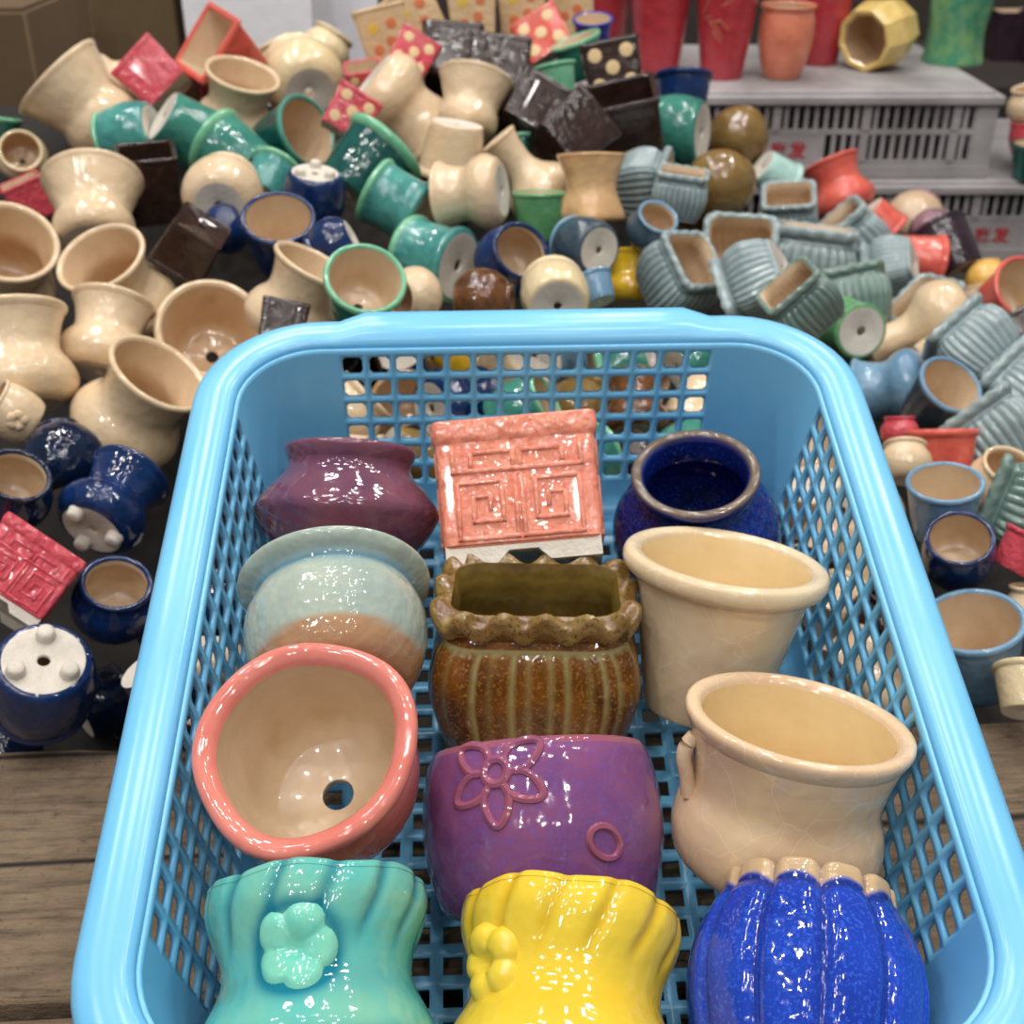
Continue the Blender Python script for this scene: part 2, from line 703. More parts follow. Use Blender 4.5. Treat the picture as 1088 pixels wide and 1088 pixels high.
# ------------------------------------------------------------------ pots in the basket
CREAM = (226, 200, 160)
BISQUE = (214, 190, 160)
UNGLAZED = (214, 204, 190)
m_bisque = glaze('bisque lining', BISQUE, (200, 172, 138), 0.35, 2.5, wav=0.03)
m_raw = plain('unglazed clay', UNGLAZED, 0.75, 0.18, 5, 0.15)


NUDGE = {  # depth factor, shift and size that let neighbours touch without biting
    'mauve squat flower pot with sharp shoulder and rolled lip, by the far mesh': (0.9883, 3, 4, 0.968),
    'pale grey-green flower pot with broad lip and tan foot band, before the mauve pot': (0.9525, -0.446, 1.5072, 0.958),
    'cream crackle flower pot with fat rolled rim, in front of the cobalt jar': (0.9821, 5.7839, -3.7329, 0.9536),
    'coral pink round flower pot showing beige inside and drain hole, behind turquoise pot': (0.929, 1, 2.6, 0.956),
    'purple mottled barrel flower pot with raised flower, lying between coral and cream pots': (1.012, 1, -5, 0.995),
    'pinkish cream crackle flower pot with pinched waist, behind the blue lobed pot': (0.9683, 0.5431, -6.4537, 0.95),
    'turquoise flower pot with slanting fluted collar and raised blossom': (0.9545, 2.5, -2, 0.98),
    'bright yellow flower pot with fluted collar and a blossom on its side': (0.976, -5, -2, 0.985),
    'royal blue lobed flower pot with scalloped cream edge': (0.9755, -6, -7, 0.95),
    'treacle brown ribbed planter with wavy rim, in the middle of the basket': (0.992, 0, 6, 0.985),
    'dark cobalt blue round jar with raised collar, in the far corner of the basket': (1.008, 1, -2, 0.975),
    'coral square flower pot with key pattern and white feet, leaning on the far mesh': (1.02, -2, 4, 1.0),
}
MIDS = {}


def potted(name, parts, mats, px, py, h, axis, tilt, size, label, spin=0.0, H=0.8, group=None, push=0.0, cat='pot', z_low=0.0):
    """stand a pot in the basket: its middle is seen at (px, py) and lies h above the basket's bottom"""
    k, dx, dy, sc = NUDGE.get(label, (1, 0, 0, 1))
    z = on_basket(px, py, h)[1] * k
    size *= sc
    px, py = px + dx, py + dy
    c = CAM + ray(px, py) * z
    x, y, zz = frame_for(px, py, axis, tilt, spin)
    s = size * z / FPX
    root = empty(name, label, cat, group, mat_from(x, y, zz, c - zz * ((z_low + H / 2) * s), s))
    for k, me in parts.items():
        put(k, me, mats[k], root)
    MIDS[root.name] = c
    return root


def pmats(body, rim=None, lining=None, base=None):
    return {'body': body, 'rim': rim or body, 'lining': lining or m_bisque, 'base': base or m_raw}


S96 = sec_round(96)

# mauve squat pot with a sharp shoulder
o_ = [(0.30, 0), (0.36, 0.05), (0.44, 0.15), (0.492, 0.25), (0.5, 0.29), (0.488, 0.325), (0.43, 0.40), (0.36, 0.475), (0.335, 0.52), (0.335, 0.55)]
r_ = [(0.335, 0.55), (0.35, 0.585), (0.358, 0.62), (0.345, 0.642), (0.32, 0.635), (0.305, 0.60)]
i_ = [(0.305, 0.60), (0.30, 0.5), (0.40, 0.36), (0.45, 0.28), (0.40, 0.14), (0.30, 0.05)]
g_mauve = glaze('mauve glaze', (122, 74, 88), (96, 60, 84), 0.12, 4, None, wav=0.06)
potted('flower_pot', pot_parts('squat', o_, r_, i_, S96), pmats(g_mauve), 366, 542, 0.052, 87, -6, 202,
       'mauve squat flower pot with sharp shoulder and rolled lip, by the far mesh', H=0.56)

# celadon pot with a broad lip, lying with its foot towards the viewer
o_ = [(0.30, 0), (0.37, 0.03), (0.43, 0.14), (0.462, 0.28), (0.46, 0.40), (0.43, 0.49), (0.415, 0.53)]
r_ = [(0.415, 0.53), (0.435, 0.56), (0.475, 0.585), (0.5, 0.615), (0.498, 0.64), (0.47, 0.645), (0.42, 0.62), (0.39, 0.59)]
i_ = [(0.39, 0.59), (0.40, 0.5), (0.42, 0.35), (0.40, 0.15), (0.30, 0.05)]
g_cel = glaze('celadon crackle glaze', (174, 182, 166), (150, 166, 158), 0.10, 3, None, pool=(170, 132, 98), crackle=(140, 160, 156), pool2=(104, 142, 156), wav=0.1)
prt = pot_parts('broadlip', o_, r_, i_, S96, attrs={'pool': lambda a, r, z: (0.155 + 0.012 * math.sin(3 * a) - z) / 0.02,
                                                    'band': lambda a, r, z: math.exp(-((z - 0.53) / 0.03) ** 2)})
potted('flower_pot', prt, pmats(g_cel), 358, 676, 0.058, 92, -34, 218,
       'pale grey-green flower pot with broad lip and tan foot band, before the mauve pot', H=0.62)


# square coral pot with a raised fret
def fret_lines():
    a = []
    for s in (-1, 1):
        a.append([(s * 0.02, 0.42), (s * 0.02, 0.06), (s * 0.36, 0.06), (s * 0.36, 0.40), (s * 0.10, 0.40), (s * 0.10, 0.16), (s * 0.27, 0.16), (s * 0.27, 0.31), (s * 0.17, 0.31), (s * 0.17, 0.235)])
        a.append([(s * 0.02, 0.50), (s * 0.02, 0.58), (s * 0.27, 0.58), (s * 0.27, 0.51)])
    a.append([(-0.38, 0.62), (-0.38, 0.47), (0.38, 0.47), (0.38, 0.62)])
    return a


def fret_mesh(outer, side, wdt=0.036, lift=0.016, z0=0.09, zs=1.0):
    """raised key pattern on one flat face of a square pot"""
    m = MB()
    q = R(90 * side)
    c, s = math.cos(q), math.sin(q)

    def P(u, z, off):
        y = -radius_at(outer, z) - off
        return Vector((u * c - y * s, u * s + y * c, z))
    for ln in fret_lines():
        for (u0, z0_), (u1, z1_) in zip(ln, ln[1:]):
            za, zb = z0 + z0_ * zs, z0 + z1_ * zs
            du, dz = u1 - u0, zb - za
            L = math.hypot(du, dz)
            du, dz = du / L * wdt / 2, dz / L * wdt / 2
            A, B_ = (u0 - du, za - dz), (u1 + du, zb + dz)
            n_ = (-dz, du)
            vs = []
            for (e, off) in ((1.0, -0.012), (0.72, lift * 0.7), (0.4, lift)):
                ea = (1 - e) * wdt * 0.5
                L2 = math.hypot(B_[0] - A[0], B_[1] - A[1])
                ux, uz = (B_[0] - A[0]) / L2 * ea, (B_[1] - A[1]) / L2 * ea
                a2, b2 = (A[0] + ux, A[1] + uz), (B_[0] - ux, B_[1] - uz)
                for (pu, pz) in ((a2[0] + n_[0] * e, a2[1] + n_[1] * e), (b2[0] + n_[0] * e, b2[1] + n_[1] * e), (b2[0] - n_[0] * e, b2[1] - n_[1] * e), (a2[0] - n_[0] * e, a2[1] - n_[1] * e)):
                    vs.append(P(pu, pz, off))
            fs = [(8, 9, 10, 11)]
            for r0 in (0, 4):
                for k in range(4):
                    l = (k + 1) % 4
                    fs.append((r0 + k, r0 + l, r0 + 4 + l, r0 + 4 + k))
            m.add(vs, fs)
    return m.mesh('fret', 60)


SQ = sec_square(0.10, 6, 6)
sq_o = [(0.45, 0.10), (0.465, 0.115), (0.468, 0.15), (0.472, 0.45), (0.476, 0.70), (0.478, 0.74)]
sq_r = [(0.478, 0.74), (0.492, 0.765), (0.5, 0.80), (0.5, 0.86), (0.49, 0.885), (0.45, 0.885), (0.435, 0.865)]
sq_i = [(0.435, 0.865), (0.42, 0.80), (0.41, 0.5), (0.40, 0.20), (0.36, 0.15)]


def square_feet(m, r_=0.455, w=0.30, h=0.10, t=0.06):
    """skirt of four corner feet with an arch between them"""
    for q in range(4):
        c, s = math.cos(q * math.pi / 2), math.sin(q * math.pi / 2)
        pts = [(-r_, h + 0.02), (-r_, 0), (-r_ + w, 0), (-r_ + w + 0.07, h * 0.72), (r_ - w - 0.07, h * 0.72), (r_ - w, 0), (r_, 0), (r_, h + 0.02)]
        vs = []
        for off in (0, t):
            for u, z in pts:
                uu_ = max(-r_ + off, min(r_ - off, u))
                x, y = uu_, -r_ + off
                vs.append((x * c - y * s, x * s + y * c, z))
        n = len(pts)
        fs = [(0, 1, 2, 3), (0, 3, 4, 7), (4, 5, 6, 7)]
        fs += [tuple(i + n for i in f)[::-1] for f in fs]
        fs += [(k, k + n, (k + 1) % n + n, (k + 1) % n) for k in range(n)]
        m.add(vs, fs)


def square_base(name):
    m = MB()
    square_feet(m)
    m.box(-0.42, -0.42, 0.085, -0.05, 0.42, 0.10)
    m.box(0.05, -0.42, 0.085, 0.42, 0.42, 0.10)
    m.box(-0.05, 0.05, 0.085, 0.05, 0.42, 0.10)
    m.box(-0.05, -0.42, 0.085, 0.05, -0.05, 0.10)
    return m.mesh(name, 30)


g_coral = glaze('coral glaze', (226, 146, 120), (214, 126, 102), 0.12, 4, (206, 112, 92), wav=0.2, spscale=26)
prt = pot_parts('fret_pot', sq_o, sq_r, sq_i, SQ)
SQUARE_PARTS = dict(prt)
prt['base'] = square_base('fret_base')
SQUARE_PARTS['base'] = prt['base']
FRETS = [fret_mesh(sq_o, k) for k in range(4)]
o = potted('square_flower_pot', prt, pmats(g_coral), 555, 537, 0.062, 95, -16, 170,
           'coral square flower pot with key pattern and white feet, leaning on the far mesh', H=0.88)
for k in range(4):
    put('key_pattern', FRETS[k], g_coral, o)

# cobalt jar with a collar
o_ = [(0.30, 0), (0.38, 0.04), (0.47, 0.18), (0.5, 0.32), (0.485, 0.46), (0.43, 0.57), (0.37, 0.63), (0.335, 0.665), (0.325, 0.72), (0.335, 0.76)]
r_ = [(0.335, 0.76), (0.36, 0.785), (0.372, 0.815), (0.36, 0.84), (0.325, 0.842), (0.298, 0.815), (0.29, 0.79)]
i_ = [(0.29, 0.79), (0.285, 0.72), (0.30, 0.64), (0.42, 0.5), (0.45, 0.33), (0.40, 0.10), (0.30, 0.05)]
g_cobalt = glaze('cobalt glaze', (18, 36, 118), (14, 22, 62), 0.09, 3, (36, 66, 170), wav=0.08)
g_cobalt_rim = glaze('cobalt glaze with bare edge', (20, 38, 116), (14, 24, 64), 0.09, 3, None, pool=(120, 102, 72))
prt = pot_parts('jar', o_, r_, i_, S96, attrs={'pool': lambda a, r, z: 0.8 * math.exp(-((z - 0.842) / 0.012) ** 2) + 0.35 * math.exp(-((z - 0.765) / 0.012) ** 2)})
potted('round_jar', prt, pmats(g_cobalt, g_cobalt_rim, g_cobalt), 738, 557, 0.040, 90, 46, 182,
       'dark cobalt blue round jar with raised collar, in the far corner of the basket', H=0.84)

# brown ribbed planter with a scalloped rim
RIBSEC = sec_square(0.42, 14, 22, aspect=0.74)
rb_o = [(0.36, 0), (0.385, 0.03), (0.44, 0.16), (0.485, 0.34), (0.49, 0.46), (0.465, 0.58), (0.42, 0.655), (0.395, 0.69)]
rb_r = [(0.395, 0.69), (0.425, 0.715), (0.46, 0.745), (0.47, 0.785), (0.46, 0.82), (0.42, 0.835), (0.385, 0.82)]
rb_i = [(0.385, 0.82), (0.365, 0.76), (0.36, 0.68), (0.42, 0.5), (0.42, 0.35), (0.36, 0.10), (0.30, 0.05)]


def perim_phase(a, asp=0.74):
    x, y = math.cos(a), math.sin(a)
    k = max(abs(x), abs(y / asp))
    x, y = x / k, y / k
    if abs(y) >= asp * 0.999:
        return x, 0
    return y, 1


def rib_at(a, z):
    u, side = perim_phase(a)
    u = u + (0.037 if not side else 0.0)
    n = 11 if not side else 8
    g = abs(math.sin(u * n * math.pi / 2))
    env = max(0, min(1, (z - 0.03) / 0.06)) * max(0, min(1, (0.665 - z) / 0.05))
    return g ** 0.6 * env


def rib_fn(x, y, z, a, r):
    if z < 0.68:
        k = 1 - 0.035 * (1 - rib_at(a, z)) * max(0, min(1, (z - 0.02) / 0.05)) * max(0, min(1, (0.67 - z) / 0.05))
        return x * k, y * k, z
    u, side = perim_phase(a)
    w = math.sin(u * (4.6 if not side else 3.6) * math.pi)
    q = max(0, min(1, (z - 0.69) / 0.05)) * max(0.0, min(1, (r - 0.385) / 0.05))
    return x * (1 + 0.018 * w * q), y * (1 + 0.018 * w * q), z + 0.034 * w * q - 0.012 * q


def rib_pool(a, r, z):
    return (0.62 - rib_at(a, z)) * 3.2 if 0.05 < z < 0.66 else 0


g_brown = glaze('treacle brown glaze', (128, 80, 28), (78, 46, 20), 0.12, 5, (162, 116, 52), pool=(158, 146, 96), wav=0.12)
g_brown_rim = glaze('treacle brown rim glaze', (112, 78, 34), (150, 126, 74), 0.12, 8, (84, 56, 24), wav=0.2)
g_olive_in = glaze('olive lining glaze', (122, 100, 46), (86, 64, 28), 0.15, 4)
RIB_PARTS = pot_parts('ribbed', rb_o, rb_r, rb_i, RIBSEC, fn=rib_fn, attrs={'pool': rib_pool}, sub=7)
potted('ribbed_planter', RIB_PARTS, pmats(g_brown, g_brown_rim, g_olive_in), 568, 702, 0.044, 89, 29, 226,
       'treacle brown ribbed planter with wavy rim, in the middle of the basket', H=0.82)

# cream crackle pot that tapers to its foot
o_ = [(0.28, 0), (0.295, 0.02), (0.33, 0.2), (0.375, 0.42), (0.41, 0.6), (0.432, 0.675)]
r_ = [(0.432, 0.675), (0.47, 0.69), (0.495, 0.72), (0.5, 0.755), (0.488, 0.785), (0.455, 0.797), (0.42, 0.785), (0.408, 0.765)]
i_ = [(0.408, 0.765), (0.385, 0.68), (0.34, 0.42), (0.28, 0.12), (0.22, 0.05)]
g_crack = glaze('cream crackle glaze', (226, 206, 172), (214, 188, 150), 0.10, 2.5, crackle=(238, 226, 202), wav=0.04)
g_crack_in = glaze('warm cream lining glaze', (228, 202, 152), (220, 186, 130), 0.14, 2.0, wav=0.03)
potted('flower_pot', pot_parts('taper', o_, r_, i_, S96), pmats(g_crack, g_crack, g_crack_in), 752, 676, 0.047, 80, 20, 226,
       'cream crackle flower pot with fat rolled rim, in front of the cobalt jar', H=0.79)

# coral pot with its mouth to the viewer
o_ = [(0.30, 0), (0.34, 0.03), (0.42, 0.2), (0.445, 0.4), (0.44, 0.52), (0.432, 0.58)]
r_ = [(0.432, 0.58), (0.46, 0.60), (0.49, 0.635), (0.5, 0.67), (0.488, 0.70), (0.455, 0.71), (0.415, 0.69), (0.395, 0.66)]
i_ = [(0.395, 0.66), (0.40, 0.6), (0.40, 0.4), (0.36, 0.16), (0.28, 0.06)]
g_coral2 = glaze('coral pink glaze', (218, 132, 118), (206, 112, 100), 0.09, 3, wav=0.04)


def wob(x, y, z, a, r):
    k = 1 + (0.018 * math.cos(3 * a + 0.6) + 0.012 * math.cos(5 * a)) * min(1, z / 0.5)
    return x * k, y * k, z


potted('flower_pot', pot_parts('coral', o_, r_, i_, S96, fn=wob, hole=0.075), pmats(g_coral2), 342, 818, 0.050, 124, 64, 244,
       'coral pink round flower pot showing beige inside and drain hole, behind turquoise pot', H=0.70)

# purple barrel pot with a raised flower
pu_o = [(0.37, 0.10), (0.42, 0.12), (0.462, 0.22), (0.49, 0.35), (0.498, 0.46), (0.488, 0.60), (0.470, 0.69), (0.452, 0.735)]
r_ = [(0.452, 0.735), (0.437, 0.757), (0.42, 0.765), (0.40, 0.755), (0.395, 0.735)]
i_ = [(0.395, 0.735), (0.42, 0.6), (0.44, 0.45), (0.40, 0.22), (0.32, 0.15)]
g_purple = glaze('purple mottled glaze', (132, 74, 114), (108, 66, 118), 0.13, 5, (106, 80, 146), wav=0.05, lo=0.35, hi=0.7)
g_purple_edge = glaze('purple glaze thin on edges', (152, 84, 96), (136, 76, 112), 0.13, 6, None, wav=0.1)
pp = potted('flower_pot', pot_parts('barrel', pu_o, r_, i_, S96), pmats(g_purple, g_purple_edge), 576, 886, 0.050, 94, -3, 258,
            'purple mottled barrel flower pot with raised flower, lying between coral and cream pots', H=0.67, z_low=0.10)


def ridge_flower(outer, th0, z0, sc):
    m = MB()
    rr = radius_at(outer, z0)

    def W_(u, w, off):
        return wrap(outer, th0 + u / rr, z0 + w, off)
    for k in range(1, 6):
        a = R(90 + 60 * k)
        ca, sa = math.cos(a), math.sin(a)
        pts, nrm = [], []
        for j in range(22):
            q = 2 * math.pi * j / 22
            l, w = 0.62 + 0.40 * math.cos(q), 0.25 * math.sin(q) * (1 - 0.25 * math.cos(q))
            u, v = (l * ca - w * sa) * sc, (l * sa + w * ca) * sc
            p, n_ = W_(u, v, -0.005)
            pts.append(p)
            nrm.append(n_)
        m.tube(pts, 0.019, 8, True, nrm)
    pts, nrm = [], []
    for j in range(18):
        q = 2 * math.pi * j / 18
        p, n_ = W_(0.24 * math.cos(q) * sc, 0.24 * math.sin(q) * sc, -0.003)
        pts.append(p)
        nrm.append(n_)
    m.tube(pts, 0.021, 8, True, nrm)
    return m.mesh('ridge_flower')


put('raised_flower', ridge_flower(pu_o, R(-20), 0.635, 0.20), g_purple_edge, pp)
m = MB()
pts, nrm = [], []
for j in range(22):
    q = 2 * math.pi * j / 22
    u, v = 0.072 * math.cos(q), 0.055 * math.sin(q)
    p, n_ = wrap(pu_o, R(28) + (u * 0.86 + v * 0.5) / 0.5, 0.35 + v * 0.86 - u * 0.5, 0.003)
    pts.append(p)
    nrm.append(n_)
m.tube(pts, 0.015, 6, True, nrm)
put('raised_bud', m.mesh('bud'), g_purple_edge, pp)

# cream crackle pot with a waist and a lug
o_ = [(0.36, 0.08), (0.40, 0.09), (0.45, 0.15), (0.47, 0.26), (0.455, 0.37), (0.425, 0.45), (0.42, 0.52), (0.44, 0.63), (0.468, 0.74)]
r_ = [(0.468, 0.74), (0.487, 0.77), (0.5, 0.805), (0.492, 0.83), (0.465, 0.838), (0.435, 0.825), (0.42, 0.80)]
i_ = [(0.42, 0.80), (0.405, 0.70), (0.385, 0.50), (0.40, 0.3), (0.36, 0.17), (0.26, 0.13)]
g_crack2 = glaze('pinkish cream crackle glaze', (224, 196, 160), (212, 176, 142), 0.10, 2.5, crackle=(236, 220, 194), wav=0.04)
cw = potted('flower_pot', pot_parts('waisted', o_, r_, i_, S96, fn=lambda x, y, z, a, r: (x, y * 0.92, z)), pmats(g_crack2, g_crack2, g_crack_in), 832, 850, 0.052, 78, 27, 252,
            'pinkish cream crackle flower pot with pinched waist, behind the blue lobed pot', H=0.75, z_low=0.08)
m = MB()
p0 = [wrap(o_, R(-68), z, off)[0] for z, off in ((0.70, -0.01), (0.66, 0.03), (0.60, 0.045), (0.53, 0.035), (0.47, 0.02), (0.42, -0.01))]
m.tube([Vector(p) for p in cr([tuple(v) for v in p0], 4)], 0.035, 10)
put('lug', m.mesh('lug'), g_crack2, cw)

# turquoise and yellow pots of one mould: fluted collar, waist, blossom on the front
cf_o = [(0.44, 0.25), (0.48, 0.26), (0.505, 0.29), (0.50, 0.34), (0.465, 0.42), (0.425, 0.50), (0.408, 0.57), (0.42, 0.65), (0.457, 0.74), (0.486, 0.82), (0.492, 0.88), (0.486, 0.93)]
cf_r = [(0.488, 0.93), (0.478, 0.955), (0.455, 0.965), (0.43, 0.95), (0.42, 0.92)]
cf_i = [(0.42, 0.92), (0.41, 0.83), (0.36, 0.62), (0.36, 0.5), (0.42, 0.40), (0.40, 0.31), (0.30, 0.29)]


def flute(a, z):
    e = max(0, min(1, (z - 0.60) / 0.12))
    ph = (a * 13 - (z - 0.6) * 11) / (2 * math.pi)
    d = ph - math.floor(ph) - 0.5
    return e * math.exp(-(d / 0.13) ** 2)


def flute_fn(x, y, z, a, r):
    k = 1 - 0.04 * flute(a, z) * max(0.0, min(1, (r - 0.40) / 0.05))
    return x * k, y * k, z + 0.010 * math.sin(6 * a) * max(0.0, min(1.0, (z - 0.80) / 0.13))


COLLAR = pot_parts('collar', cf_o, cf_r, cf_i, sec_round(160), fn=flute_fn, attrs={'pool': lambda a, r, z: 0.75 * flute(a, z) + 0.35 * math.exp(-((z - 0.5) / 0.09) ** 2)}, sub=7)
g_turq = glaze('turquoise glaze', (84, 178, 172), (124, 186, 160), 0.08, 2.6, pool=(10, 112, 132), wav=0.05)
g_turq_hi = glaze('turquoise glaze thin on relief', (134, 206, 178), (96, 190, 172), 0.08, 7, wav=0.05)
BL_TH, BL_Z = R(-12), 0.615
COLLAR_T = pot_parts('collar_t', cf_o, cf_r, cf_i, sec_round(160), fn=flute_fn, sub=7, attrs={
    'pool': lambda a, r, z: 0.75 * flute(a, z) + 0.35 * math.exp(-((z - 0.5) / 0.09) ** 2) + 0.9 * math.exp(-((math.hypot(0.42 * math.sin(a + math.pi / 2 - BL_TH), z - BL_Z) - 0.165) / 0.035) ** 2) * (math.cos(a + math.pi / 2 - BL_TH) > 0)})
tq = potted('flower_pot', COLLAR_T, pmats(g_turq), 335, 1041, 0.046, 90, -12, 250,
            'turquoise flower pot with slanting fluted collar and raised blossom', H=0.76, z_low=0.20)
put('blossom', blossom(cf_o, BL_TH, BL_Z, 0.178, 0.034, spin=0.35), g_turq_hi, tq, 'pale turquoise raised blossom')
g_yel = glaze('yellow glaze', (228, 196, 60), (216, 182, 52), 0.09, 2.0, pool=(206, 164, 24), wav=0.05)
yl = potted('flower_pot', COLLAR, pmats(g_yel), 606, 1063, 0.046, 86, -16, 250,
            'bright yellow flower pot with fluted collar and a blossom on its side', H=0.76, spin=-14, z_low=0.20)
put('blossom', blossom(cf_o, R(-36), 0.62, 0.165, 0.06, spin=1.0), g_yel, yl)

# royal blue lobed pot with scalloped cream edge
pk_o = [(0.40, 0.17), (0.44, 0.18), (0.468, 0.22), (0.495, 0.36), (0.5, 0.48), (0.475, 0.62), (0.425, 0.74), (0.385, 0.80)]
pk_r = [(0.385, 0.80), (0.372, 0.835), (0.37, 0.865), (0.362, 0.892), (0.34, 0.90), (0.318, 0.88), (0.312, 0.85)]
pk_i = [(0.312, 0.85), (0.34, 0.76), (0.42, 0.6), (0.44, 0.45), (0.41, 0.26), (0.28, 0.21)]
NL = 11


def lobe_g(a):
    ph = a * NL / (2 * math.pi) + 0.5
    d = abs(ph - math.floor(ph) - 0.5)
    return d


def lobe_fn(x, y, z, a, r):
    d = lobe_g(a)
    k = 1 - 0.07 * math.exp(-((0.5 - d) / 0.11) ** 2) * max(0, min(1, z / 0.2))
    zz = z
    if z > 0.74:
        zz = z + 0.032 * (1 - (2 * d) ** 4) * min(1, (z - 0.74) / 0.1) - 0.02 * min(1, (z - 0.74) / 0.1)
    return x * k, y * k, zz


g_royal = glaze('royal blue glaze', (28, 66, 178), (20, 50, 150), 0.10, 3, (52, 92, 206), pool=(196, 166, 128), pool2=(16, 30, 92), wav=0.06)
prt = pot_parts('lobed', pk_o, pk_r, pk_i, sec_round(176), fn=lobe_fn, sub=7,
                attrs={'pool': lambda a, r, z: (z - 0.815 - 0.010 * math.cos(2 * math.pi * lobe_g(a))) / 0.02,
                       'band': lambda a, r, z: max(math.exp(-((0.5 - lobe_g(a)) / 0.05) ** 2) * 0.5, 0.7 * math.exp(-((z - 0.80 - 0.010 * math.cos(2 * math.pi * lobe_g(a))) / 0.02) ** 2))})
potted('lobed_flower_pot', prt, pmats(g_royal), 862, 1045, 0.050, 88, -14, 262,
       'royal blue lobed flower pot with scalloped cream edge', H=0.76, z_low=0.13)

# ------------------------------------------------------------------ moulds of the pots in the heap
S40 = sec_round(44)
KIND = {}


def mould(name, outer, rim, inner, sec=S40, sub=3, H=None, **kw):
    KIND[name] = dict(parts=pot_parts(name, outer, rim, inner, sec, sub, **kw), H=H or rim[2][1], outer=outer, rmax=max(r for r, z in outer + rim))


mould('waist', [(0.34, 0), (0.42, 0.04), (0.49, 0.15), (0.495, 0.25), (0.45, 0.36), (0.385, 0.45), (0.365, 0.54), (0.39, 0.68), (0.43, 0.80)],
      [(0.43, 0.80), (0.455, 0.83), (0.468, 0.86), (0.455, 0.885), (0.425, 0.885), (0.405, 0.86)],
      [(0.405, 0.86), (0.37, 0.70), (0.335, 0.54), (0.38, 0.38), (0.42, 0.22), (0.36, 0.09), (0.26, 0.05)])
mould('flare', [(0.30, 0), (0.36, 0.03), (0.40, 0.14), (0.385, 0.26), (0.36, 0.34), (0.38, 0.44), (0.43, 0.58), (0.475, 0.70)],
      [(0.475, 0.70), (0.494, 0.73), (0.5, 0.755), (0.488, 0.77), (0.465, 0.765), (0.45, 0.74)],
      [(0.45, 0.74), (0.40, 0.58), (0.34, 0.42), (0.32, 0.33), (0.35, 0.2), (0.30, 0.08), (0.22, 0.05)])
mould('belly', [(0.30, 0), (0.39, 0.05), (0.48, 0.20), (0.5, 0.34), (0.475, 0.48), (0.41, 0.59), (0.375, 0.65)],
      [(0.375, 0.65), (0.40, 0.68), (0.415, 0.715), (0.40, 0.745), (0.365, 0.745), (0.345, 0.715)],
      [(0.345, 0.715), (0.345, 0.64), (0.43, 0.48), (0.46, 0.33), (0.40, 0.12), (0.28, 0.05)])
mould('cup', [(0.34, 0), (0.36, 0.02), (0.40, 0.25), (0.44, 0.50), (0.452, 0.60)],
      [(0.452, 0.60), (0.482, 0.625), (0.5, 0.665), (0.488, 0.705), (0.455, 0.715), (0.428, 0.69)],
      [(0.428, 0.69), (0.41, 0.58), (0.37, 0.3), (0.32, 0.09), (0.24, 0.05)])
mould('deepcup', [(0.33, 0), (0.355, 0.02), (0.41, 0.3), (0.455, 0.62), (0.47, 0.76)],
      [(0.47, 0.76), (0.492, 0.785), (0.5, 0.82), (0.485, 0.85), (0.45, 0.855), (0.43, 0.83)],
      [(0.43, 0.83), (0.42, 0.7), (0.37, 0.3), (0.32, 0.09), (0.24, 0.05)])
mould('barrel', [(0.37, 0), (0.43, 0.03), (0.485, 0.22), (0.5, 0.40), (0.485, 0.58), (0.45, 0.72)],
      [(0.45, 0.72), (0.465, 0.745), (0.465, 0.775), (0.445, 0.79), (0.415, 0.785), (0.40, 0.76)],
      [(0.40, 0.76), (0.43, 0.6), (0.45, 0.4), (0.42, 0.12), (0.30, 0.05)])
mould('drum', [(0.42, 0), (0.47, 0.015), (0.49, 0.06), (0.475, 0.12), (0.45, 0.18), (0.445, 0.40), (0.455, 0.60), (0.475, 0.68)],
      [(0.475, 0.68), (0.5, 0.71), (0.5, 0.75), (0.48, 0.775), (0.44, 0.775), (0.425, 0.75)],
      [(0.425, 0.75), (0.41, 0.6), (0.41, 0.3), (0.38, 0.09), (0.28, 0.05)], hole=0.08)
mould('ball', [(0.22, 0), (0.34, 0.04), (0.46, 0.20), (0.5, 0.40), (0.465, 0.60), (0.36, 0.76), (0.27, 0.83)],
      [(0.27, 0.83), (0.265, 0.86), (0.25, 0.88), (0.225, 0.875), (0.21, 0.85)],
      [(0.21, 0.85), (0.33, 0.74), (0.43, 0.58), (0.46, 0.4), (0.40, 0.18), (0.2, 0.06)])
mould('spool', [(0.42, 0), (0.465, 0.03), (0.47, 0.10), (0.43, 0.24), (0.375, 0.42), (0.38, 0.58), (0.43, 0.76), (0.47, 0.90)],
      [(0.47, 0.90), (0.485, 0.93), (0.48, 0.955), (0.455, 0.96), (0.43, 0.945)],
      [(0.43, 0.945), (0.38, 0.75), (0.335, 0.5), (0.37, 0.2), (0.34, 0.09), (0.26, 0.05)],
      fn=lambda x, y, z, a, r: (x * (1 + 0.07 * math.cos(4 * a) * (abs(z - 0.5) * 2) ** 1.5), y * (1 + 0.07 * math.cos(4 * a) * (abs(z - 0.5) * 2) ** 1.5), z))
mould('gourd', [(0.20, 0), (0.30, 0.05), (0.36, 0.2), (0.33, 0.36), (0.20, 0.50), (0.155, 0.62), (0.165, 0.78), (0.19, 0.90)],
      [(0.19, 0.90), (0.20, 0.92), (0.20, 0.94), (0.185, 0.95), (0.165, 0.94)],
      [(0.165, 0.94), (0.14, 0.75), (0.16, 0.52), (0.28, 0.35), (0.26, 0.12), (0.17, 0.05)])
mould('tall', [(0.24, 0), (0.25, 0.02), (0.30, 0.35), (0.36, 0.85), (0.42, 1.35), (0.46, 1.65)],
      [(0.46, 1.65), (0.485, 1.68), (0.5, 1.72), (0.485, 1.75), (0.455, 1.755), (0.435, 1.73)],
      [(0.435, 1.73), (0.40, 1.5), (0.32, 0.85), (0.25, 0.3), (0.22, 0.12), (0.16, 0.08)])
